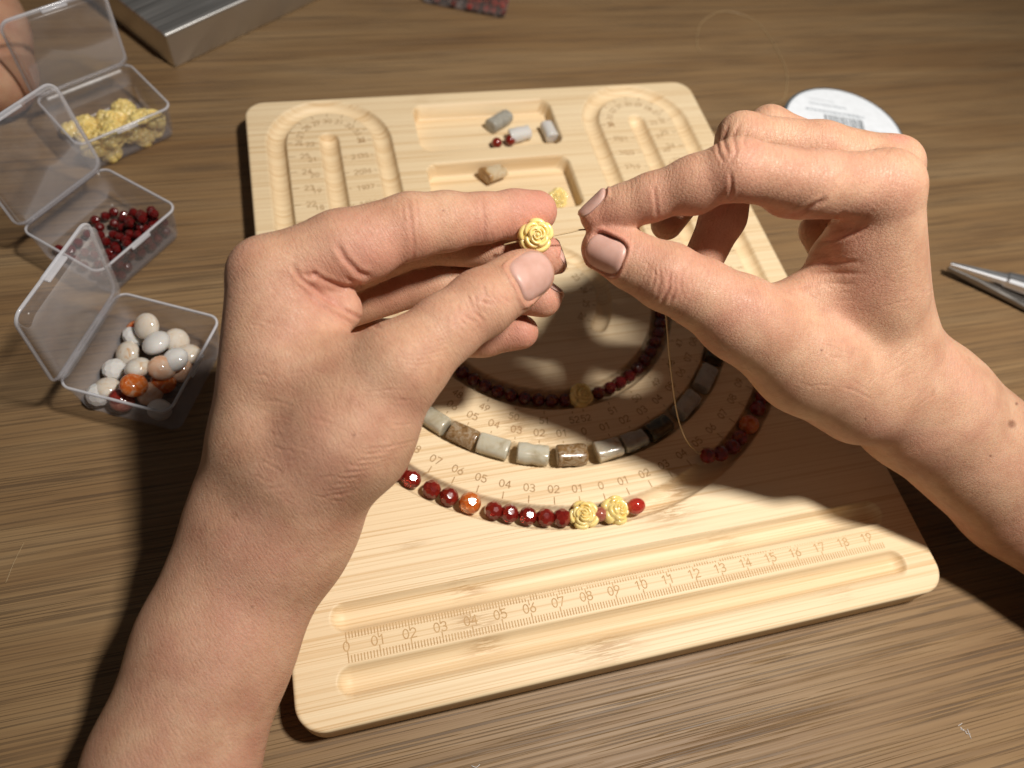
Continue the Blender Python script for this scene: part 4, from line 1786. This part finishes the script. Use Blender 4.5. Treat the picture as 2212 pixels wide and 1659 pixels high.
    for (stroke, wid, dep, dmin, dmax) in spec["creases"]:
        st = np.array(stroke, float)
        lo2, hi2 = st.min(0) - 4 * wid, st.max(0) + 4 * wid
        m_ = facing & (q[:, 0] > lo2[0]) & (q[:, 0] < hi2[0]) & (q[:, 1] > lo2[1]) & (q[:, 1] < hi2[1]) & (q[:, 2] > dmin) & (q[:, 2] < dmax)
        idx = np.nonzero(m_)[0]
        if len(idx) == 0:
            continue
        pp = q[idx, :2]
        d = np.full(len(idx), 1e9)
        tt = np.zeros(len(idx))
        nseg = len(st) - 1
        for k in range(nseg):
            dd = seg_dist2d(pp, st[k], st[k + 1])
            v = st[k + 1] - st[k]
            t = np.clip(((pp - st[k]) @ v) / max(v @ v, 1e-9), 0, 1)
            b_ = dd < d
            d = np.where(b_, dd, d)
            tt = np.where(b_, (k + t) / nseg, tt)
        fade = np.clip(np.minimum(tt, 1 - tt) * 5 + 0.25, 0, 1)
        g = np.exp(-(d / wid) ** 2) - 0.40 * np.exp(-((d - 2.1 * wid) / (1.1 * wid)) ** 2)
        P[idx] -= N[idx] * (dep * g * fade)[:, None]
        red[idx] += 0.35 * np.exp(-(d / wid) ** 2) * fade * min(1, dep / 0.03)
    ob = mesh_np(name, P, F, M["skin"], True)
    at1 = ob.data.attributes.new("redness", 'FLOAT', 'POINT')
    at1.data.foreach_set("value", np.clip(red, 0, 1.3).astype(np.float32))
    mo = np.zeros(len(P))
    for (c, r) in spec["moles"]:
        mo += 0.75 * np.exp(-(np.sqrt(((q[:, 0] - c[0]) ** 2 + (q[:, 1] - c[1]) ** 2)) / r) ** 4) * facing
    at3 = ob.data.attributes.new("mole", 'FLOAT', 'POINT')
    at3.data.foreach_set("value", np.clip(mo, 0, 1).astype(np.float32))
    at2 = ob.data.attributes.new("hatch", 'FLOAT_VECTOR', 'POINT')
    at2.data.foreach_set("vector", hat.astype(np.float32).ravel())
    tag(ob, label, "hand")
    for (VV, F2) in nails:
        o = mesh_np("fingernail", VV, F2, M["nail"], True, parent=ob)
    return ob


def A(x, y, d):
    return at(x, y, d)


FW = -RC[2]          # view direction
UPV = RC[1]
RT = RC[0]


def left_hand():
    palm = [
        # forearm, wrist
        (A(240, 2150, 19.4), A(372, 1659, 20.4), 2.55, 2.20, 0.5, FW, 0.85),
        (A(372, 1659, 20.4), A(464, 1400, 21.0), 2.20, 2.12, 0.5, FW, 0.85),
        (A(464, 1400, 21.0), A(588, 1110, 21.6), 2.12, 2.20, 0.5, FW, 0.82),
        (A(592, 1110, 21.4), A(600, 960, 21.4), 2.15, 1.75, 0.8, FW, 0.85),
        # metacarpals
        (A(578, 596, 20.3), A(572, 950, 20.8), 1.02, 1.42, 0.8),
        (A(640, 605, 21.9), A(610, 970, 21.9), 1.00, 1.2, 0.8),
        (A(672, 668, 23.3), A(640, 990, 22.7), 0.95, 1.2, 0.8),
        (A(712, 742, 24.6), A(680, 1020, 23.3), 0.85, 1.2, 0.8),
        # thumb ball and web
        (A(650, 1010, 20.5), A(760, 930, 20.2), 1.55, 1.62, 0.7),
        (A(760, 930, 20.2), A(866, 792, 19.8), 1.60, 1.12, 0.6),
        (A(640, 800, 20.3), A(800, 800, 20.1), 1.10, 0.90, 0.7),
        (A(650, 690, 20.6), A(735, 668, 21.0), 0.90, 0.60, 0.7),
        (A(722, 975, 20.6), A(612, 1160, 21.3), 1.45, 1.66, 0.9),
    ]
    th = [(A(866, 792, 19.8), 1.12), (A(960, 712, 20.2), 0.93), (A(1040, 655, 20.6), 0.92), (A(1100, 618, 21.0), 0.80), (A(1146, 592, 21.3), 0.69)]
    fingers = [
        dict(j=[(A(578, 596, 20.3), 1.02), (A(735, 533, 20.6), 0.98), (A(888, 488, 20.95), 0.90), (A(965, 478, 21.3), 0.82), (A(1043, 471, 21.6), 0.70), (A(1110, 462, 22.0), 0.68), (A(1158, 457, 22.2), 0.64)], flat=FW, fs=0.88, k=0.4,
             pads=[(A(800, 545, 20.7), 0.72, 0.4), (A(760, 560, 20.7), 0.62, 0.35)]),
        dict(j=[(A(640, 605, 21.9), 1.0), (A(905, 512, 22.5), 0.82), (A(1070, 530, 22.9), 0.72), (A(1178, 556, 22.8), 0.62)], k=0.4),
        dict(j=[(A(672, 668, 23.3), 0.95), (A(905, 604, 23.6), 0.80), (A(1075, 627, 23.8), 0.68), (A(1173, 645, 23.5), 0.60)], k=0.4),
        dict(j=[(A(712, 742, 24.6), 0.85), (A(925, 735, 24.7), 0.72), (A(1045, 728, 24.5), 0.62), (A(1126, 717, 24.2), 0.57)], k=0.4),
        dict(j=th, k=0.55, pads=[(A(1120, 590, 21.3), 0.62, 0.3)]),
    ]
    tdir = A(1190, 572, 21.45) - A(1060, 648, 20.7)
    nails = [
        (A(1152, 594, 20.66), tdir, -FW * 1.0 + RT * 0.10 - UPV * 0.22, 1.26, 1.46, 0.50),
        (A(1206, 562, 22.85), A(1178, 556, 22.8) - A(1070, 530, 22.9), RT * 1.0 + UPV * 0.5 + FW * 0.3, 0.9, 1.0, 0.5),
        (A(1196, 616, 23.55), A(1173, 645, 23.5) - A(1075, 627, 23.8), UPV * 1.0 + FW * 0.5 + RT * 0.3, 0.9, 0.95, 0.5),
    ]
    cr = []
    # thumb knuckle wrinkles
    rg = np.random.default_rng(21)
    for k in range(15):
        t = (k + rg.uniform(-.3, .3)) / 14
        cx, cy = 985 + 100 * t, 700 - 72 * t
        L = rg.uniform(16, 44) * (1 - abs(t - .5) * 0.9)
        o = rg.uniform(-14, 10)
        a = math.radians(58 + rg.normal(0, 9))
        ca, sa = math.cos(a), math.sin(a)
        cx, cy = cx + o * ca, cy + o * sa
        bow = rg.uniform(3, 8)
        cr.append(([(cx - L * ca, cy - L * sa), (cx - bow, cy + bow * .6), (cx + L * ca, cy + L * sa)], rg.uniform(2.4, 3.8), rg.uniform(.008, .022) * (1.25 - abs(t - .5)), 18, 21.4))
    # index finger flexion creases
    cr += [([(880, 430), (886, 470), (893, 520), (892, 560)], 4.0, 0.017, 18, 22), ([(898, 428), (903, 465), (903, 500)], 3.0, 0.014, 18, 22),
           ([(1040, 432), (1046, 470), (1044, 522)], 4.0, 0.018, 18, 22.5), ([(868, 440), (873, 480)], 3, 0.012, 18, 22),
           ([(940, 440), (944, 500)], 2.5, 0.007, 18, 22), ([(980, 436), (984, 520)], 2.5, 0.007, 18, 22), ([(1010, 440), (1012, 515)], 2.5, 0.007, 18, 22)]
    # folds where the index finger meets the web
    cr += [([(728, 528), (745, 560), (775, 590), (800, 598)], 6.0, 0.050, 18, 22), ([(655, 590), (672, 600), (682, 588)], 5, 0.045, 18, 22),
           ([(632, 575), (650, 602), (700, 640), (745, 662)], 5.0, 0.045, 18, 22), ([(668, 585), (700, 606), (745, 622), (782, 616)], 5, 0.045, 18, 22),
           ([(690, 640), (740, 668), (800, 700), (824, 708)], 4.5, 0.035, 18, 22), ([(640, 612), (690, 660), (760, 700)], 4, 0.022, 18, 22),
           ([(745, 600), (775, 612), (790, 640)], 4, 0.028, 18, 22)]
    # loose skin on the thumb ball and the back of the hand
    rg = np.random.default_rng(11)
    for k in range(44):
        x, y = rg.uniform(520, 860), rg.uniform(680, 1080)
        if x > 930 - (y - 800) * 0.5:
            continue
        a = math.radians(rg.normal(20, 14) if x < 700 else rg.normal(-14, 16))
        L = rg.uniform(28, 70)
        cr.append(([(x, y), (x + L * .5 * math.cos(a), y + L * .5 * math.sin(a) + rg.normal(0, 4)), (x + L * math.cos(a), y + L * math.sin(a))], rg.uniform(2.2, 3.6), rg.uniform(.004, .010), 17, 22.5))
    for k in range(9):
        y = 1010 + k * 13
        x0, x1 = 905 - k * 17, 790 - k * 12
        cr.append(([(x0, y - 60), ((x0 + x1) / 2, y - 45), (x1, y - 40)], 3.0, 0.010, 17, 22.5))
    for k in range(8):
        a = k / 7
        cr.append(([(880 - 40 * a, 720 + 60 * a), (930 - 30 * a, 715 + 75 * a), (985 - 30 * a, 690 + 90 * a)], 2.6, 0.006, 17, 22))
    red = [(A(1180, 450, 22), 0.9, 0.75), (A(1130, 470, 21.7), 1.0, 0.5), (A(1178, 556, 22.8), 1.0, 0.7), (A(1190, 645, 23.3), 0.9, 0.6), (A(1130, 720, 24), 1.0, 0.75), (A(1020, 740, 24.2), 0.8, 0.35),
           (A(1180, 560, 21.2), 0.7, 0.5), (A(880, 520, 20.4), 1.0, 0.35), (A(1040, 480, 21.2), 0.8, 0.3), (A(760, 620, 20.3), 1.3, 0.45), (A(1030, 650, 19.9), 0.8, 0.2),
           (A(860, 640, 22.8), 1.0, 0.35), (A(830, 560, 20), 1.0, 0.25), (A(440, 1180, 20), 1.6, 0.25)]
    ax = A(600, 1110, 21) - A(385, 1659, 19.9)
    ax /= np.linalg.norm(ax)
    side = np.cross(ax, FW)
    side /= np.linalg.norm(side)
    d1 = ax * math.cos(0.9) + side * math.sin(0.9)
    d2 = -ax * math.sin(0.9) + side * math.cos(0.9)
    return build_hand("hand", "left hand and forearm pinching a yellow rose bead between thumb and index finger",
                      dict(palm=palm, fingers=fingers, nails=nails, creases=cr, red=red, moles=[((605, 1592), 4), ((545, 1310), 3), ((765, 940), 3.5), ((958, 455), 2.5)], hax=(d1, d2), nlimb=4))


def right_hand():
    palm = [
        (np.array([33.0, -9.5, 1.9]), A(2212, 1064, 26.8), 2.9, 2.36, 0.5, FW, 0.92),
        (A(2212, 1064, 26.8), A(1985, 872, 25.2), 2.36, 2.12, 0.5, FW, 0.92),
        (A(1985, 872, 25.2), A(1925, 780, 24.3), 2.08, 1.62, 0.8),
        # metacarpals
        (A(1912, 405, 20.8), A(1906, 720, 23.6), 0.98, 1.26, 0.7),
        (A(1928, 358, 22.0), A(1922, 740, 24.3), 0.80, 1.12, 0.7),
        (A(1925, 392, 23.2), A(1930, 760, 25.0), 0.80, 1.12, 0.7),
        (A(1925, 445, 24.7), A(1950, 800, 25.8), 0.78, 1.12, 0.7),
        # thumb base and web
        (A(1862, 842, 24.2), A(1742, 782, 23.2), 1.78, 1.52, 0.7),
        (A(1742, 782, 23.2), A(1600, 688, 22.2), 1.50, 1.18, 0.6),
        (A(1690, 664, 22.8), A(1840, 610, 22.9), 0.74, 1.05, 0.6),
        (A(1856, 520, 21.9), A(1880, 640, 22.9), 0.95, 1.15, 0.6),
        (A(1792, 556, 22.6), A(1850, 640, 23.3), 0.55, 0.9, 0.5),
    ]
    fingers = [
        dict(j=[(A(1912, 405, 20.8), 0.98), (A(1760, 398, 20.4), 0.87), (A(1592, 366, 20.2), 0.80), (A(1500, 396, 20.7), 0.73), (A(1405, 427, 21.2), 0.65), (A(1345, 448, 21.5), 0.62), (A(1292, 466, 21.7), 0.54)], k=0.4,
             pads=[(A(1500, 412, 21.0), 0.66, 0.3), (A(1700, 412, 20.9), 0.74, 0.4), (A(1335, 458, 21.6), 0.52, 0.25)]),
        dict(j=[(A(1928, 358, 22.0), 0.80), (A(1770, 322, 22.0), 0.77), (A(1602, 298, 22.0), 0.71), (A(1562, 470, 22.7), 0.66), (A(1505, 590, 22.9), 0.60)], k=0.4),
        dict(j=[(A(1925, 392, 23.2), 0.8), (A(1660, 274, 23.5), 0.62), (A(1500, 402, 23.9), 0.58), (A(1440, 484, 23.8), 0.52)], k=0.4),
        dict(j=[(A(1925, 445, 24.7), 0.75), (A(1762, 498, 25.8), 0.52), (A(1800, 600, 25.8), 0.50), (A(1830, 660, 25.6), 0.46)], k=0.4),
        dict(j=[(A(1600, 688, 22.2), 1.18), (A(1515, 635, 21.8), 1.0), (A(1440, 598, 21.6), 0.96), (A(1370, 566, 21.7), 0.81), (A(1306, 537, 21.85), 0.70)], k=0.55,
             pads=[(A(1330, 524, 21.7), 0.62, 0.3)]),
    ]
    tdir = A(1260, 515, 21.9) - A(1400, 580, 21.2)
    idir = A(1255, 478, 21.7) - A(1405, 426, 21.1)
    nails = [
        (A(1300, 549, 21.1), tdir, -FW * 1.0 - UPV * 0.30 - RT * 0.12, 1.06, 1.22, 0.52),
        (A(1286, 446, 21.6), idir, UPV * 1.0 - RT * 0.42 - FW * 0.05, 0.92, 1.05, 0.5),
    ]
    cr = []
    rg = np.random.default_rng(22)
    for k in range(15):
        t = (k + rg.uniform(-.3, .3)) / 14
        cx, cy = 1396 + 92 * t, 582 + 50 * t
        L = rg.uniform(16, 46) * (1 - abs(t - .55) * 0.9)
        o = rg.uniform(-6, 18)
        a = math.radians(104 + rg.normal(0, 9))
        ca, sa = math.cos(a), math.sin(a)
        cx, cy = cx + o * ca, cy + o * sa
        bow = rg.uniform(3, 9)
        cr.append(([(cx - L * ca, cy - L * sa), (cx + bow, cy + bow * .3), (cx + L * ca, cy + L * sa)], rg.uniform(2.4, 3.8), rg.uniform(.008, .024) * (1.25 - abs(t - .5)), 18, 22.5))
    # index finger: joint folds
    cr += [([(1578, 372), (1580, 400), (1578, 438)], 4.0, 0.024, 18, 21.5), ([(1412, 400), (1416, 440), (1420, 470)], 4.0, 0.018, 18, 22),
           ([(1574, 268), (1562, 300), (1570, 330)], 4.0, 0.026, 18, 23), ([(1600, 262), (1584, 296), (1590, 330), (1578, 350)], 3.6, 0.022, 18, 23), ([(1618, 272), (1606, 306), (1612, 320)], 3.0, 0.016, 18, 23),
           ([(1548, 300), (1552, 330), (1562, 350)], 3.4, 0.018, 18, 23), ([(1636, 276), (1622, 300)], 2.6, 0.010, 18, 23)]
    # folds under the index base and across the web
    cr += [([(1700, 468), (1725, 462), (1756, 446), (1782, 430)], 5, 0.05, 18, 25), ([(1730, 492), (1762, 492), (1800, 478), (1822, 462)], 4.5, 0.040, 18, 25),
           ([(1768, 524), (1800, 518), (1840, 505), (1866, 490)], 5, 0.05, 18, 25), ([(1690, 590), (1740, 572), (1800, 566), (1860, 566)], 4.5, 0.022, 18, 25),
           ([(1680, 606), (1740, 592), (1810, 590), (1870, 592)], 4, 0.016, 18, 25), ([(1720, 622), (1780, 612), (1850, 616)], 4, 0.014, 18, 25)]
    rg = np.random.default_rng(5)
    for k in range(40):
        x, y = rg.uniform(1700, 2010), rg.uniform(600, 930)
        if y > 900 - (1900 - x) * 0.35 or y < 560:
            continue
        a = math.radians(rg.normal(12, 12) if x < 1850 else rg.normal(-30, 12))
        L = rg.uniform(30, 75)
        cr.append(([(x, y), (x + L * .5 * math.cos(a), y + L * .5 * math.sin(a) + rg.normal(0, 3)), (x + L * math.cos(a), y + L * math.sin(a))], rg.uniform(2.2, 3.4), rg.uniform(.004, .009), 17, 27))
    for k in range(26):
        x, y = rg.uniform(1850, 1975), rg.uniform(385, 460)
        a = math.radians(rg.choice([112, 20]) + rg.normal(0, 14))
        L = rg.uniform(10, 34)
        cr.append(([(x, y), (x + L * math.cos(a) * .5 + rg.normal(0, 2), y + L * math.sin(a) * .5), (x + L * math.cos(a), y + L * math.sin(a))], rg.uniform(1.8, 2.6), rg.uniform(.003, .007), 17, 23))
    for k in range(10):
        x = 1660 + k * 30
        cr.append(([(x, 285 + k * 3), (x - 22, 312 + k * 3)], 2.6, 0.007, 17, 23))
    red = [(A(1270, 480, 21.4), 0.8, 0.6), (A(1300, 530, 21.2), 0.8, 0.5), (A(1940, 306, 21.4), 0.28, 1.2), (A(1580, 400, 19.8), 0.9, 0.4), (A(1450, 620, 20.2), 0.9, 0.35), (A(1640, 720, 19.6), 1.0, 0.35),
           (A(1770, 520, 20.5), 1.1, 0.4), (A(1900, 370, 19.8), 0.8, 0.3), (A(1540, 500, 22.2), 1.6, 0.4), (A(1420, 450, 20.8), 0.7, 0.4)]
    ax = A(1985, 872, 25.2) - A(2212, 1064, 26.8)
    ax /= np.linalg.norm(ax)
    side = np.cross(ax, FW)
    side /= np.linalg.norm(side)
    d1 = ax * math.cos(1.2) - side * math.sin(1.2)
    d2 = ax * math.sin(1.2) + side * math.cos(1.2)
    return build_hand("hand", "right hand and forearm holding the thread end between thumb and index finger",
                      dict(palm=palm, fingers=fingers, nails=nails, creases=cr, red=red, moles=[((2186, 916), 9), ((2196, 872), 3.5), ((2140, 985), 3), ((1775, 756), 3), ((1870, 905), 3)], hax=(d1, d2), nlimb=3))


LH = left_hand()
RH = right_hand()


def build_bystander():
    """bare skin at the left edge, behind the far box's lid: the side of a second arm resting on the table"""
    fl_lo, fl_hi = np.array([-34.0, 24.0, -2.5]), np.array([-9.0, 52.0, 9.0])
    fl = Field(fl_lo, fl_hi, 0.16)
    D = fl.new()
    e0, e1 = on(-30, 152, 0.7), on(-75, 60, 1.2)
    fl.cone(D, e0, e1, 2.05, 2.4, 0.5)
    fl.cone(D, e1, e1 + (e1 - e0) * 2.2 + [0, 0, 0.6], 2.4, 3.0, 0.8)
    P, F = surface_nets(D, fl_lo, 0.16)
    for _ in range(3):
        P = P * 0.5 + neighbours_mean(P, F) * 0.5
    ob = mesh_np("arm", P, F, M["skin"], True)
    tag(ob, "rounded patch of bare skin behind the far box's lid at the left edge", "arm")


build_bystander()


# ------------------------------------------------------------------ the held bead and its thread
def build_held():
    c = A(1159, 508, 21.45)
    # face the viewer
    z = -FW * 0.93 + RT * 0.12 - UPV * 0.10
    z /= np.linalg.norm(z)
    x = RT - z * (RT @ z)
    x /= np.linalg.norm(x)
    y = np.cross(z, x)
    o = obj_of("rose_bead", ME_ROSE, M["rose"], c, (0, 0, 0), (1, 1, 1))
    mw = Matrix([[x[0], y[0], z[0], 0], [x[1], y[1], z[1], 0], [x[2], y[2], z[2], 0], [0, 0, 0, 1]])
    mw.translation = Vector(W(c))
    o.matrix_world = mw @ Matrix.Scale(1.03, 4)
    tag(o, "yellow carved rose bead held between the left thumb and index finger", "bead")
    P = spline([A(1088, 529, 21.75), A(1120, 521, 21.6), A(1160, 513, 21.6), A(1195, 509, 21.7), A(1230, 502, 21.75), A(1262, 496, 21.8), A(1330, 500, 21.95), A(1400, 545, 22.3), A(1432, 640, 22.2),
                A(1440, 700, 22.6), A(1447, 780, 23.6), A(1462, 890, 25.2), A(1480, 945, 26.2), on(1500, 972, 0.5), on(1514, 980, 0.42), on(1530, 984, 0.36)], 150)
    V, F = tube_mesh(P, 0.024, 8)
    o = mesh_np("beading_thread", V, F, M["thread"], True)
    tag(o, "thin tan beading thread running through the held rose and down to the shaded string", "thread")


build_held()
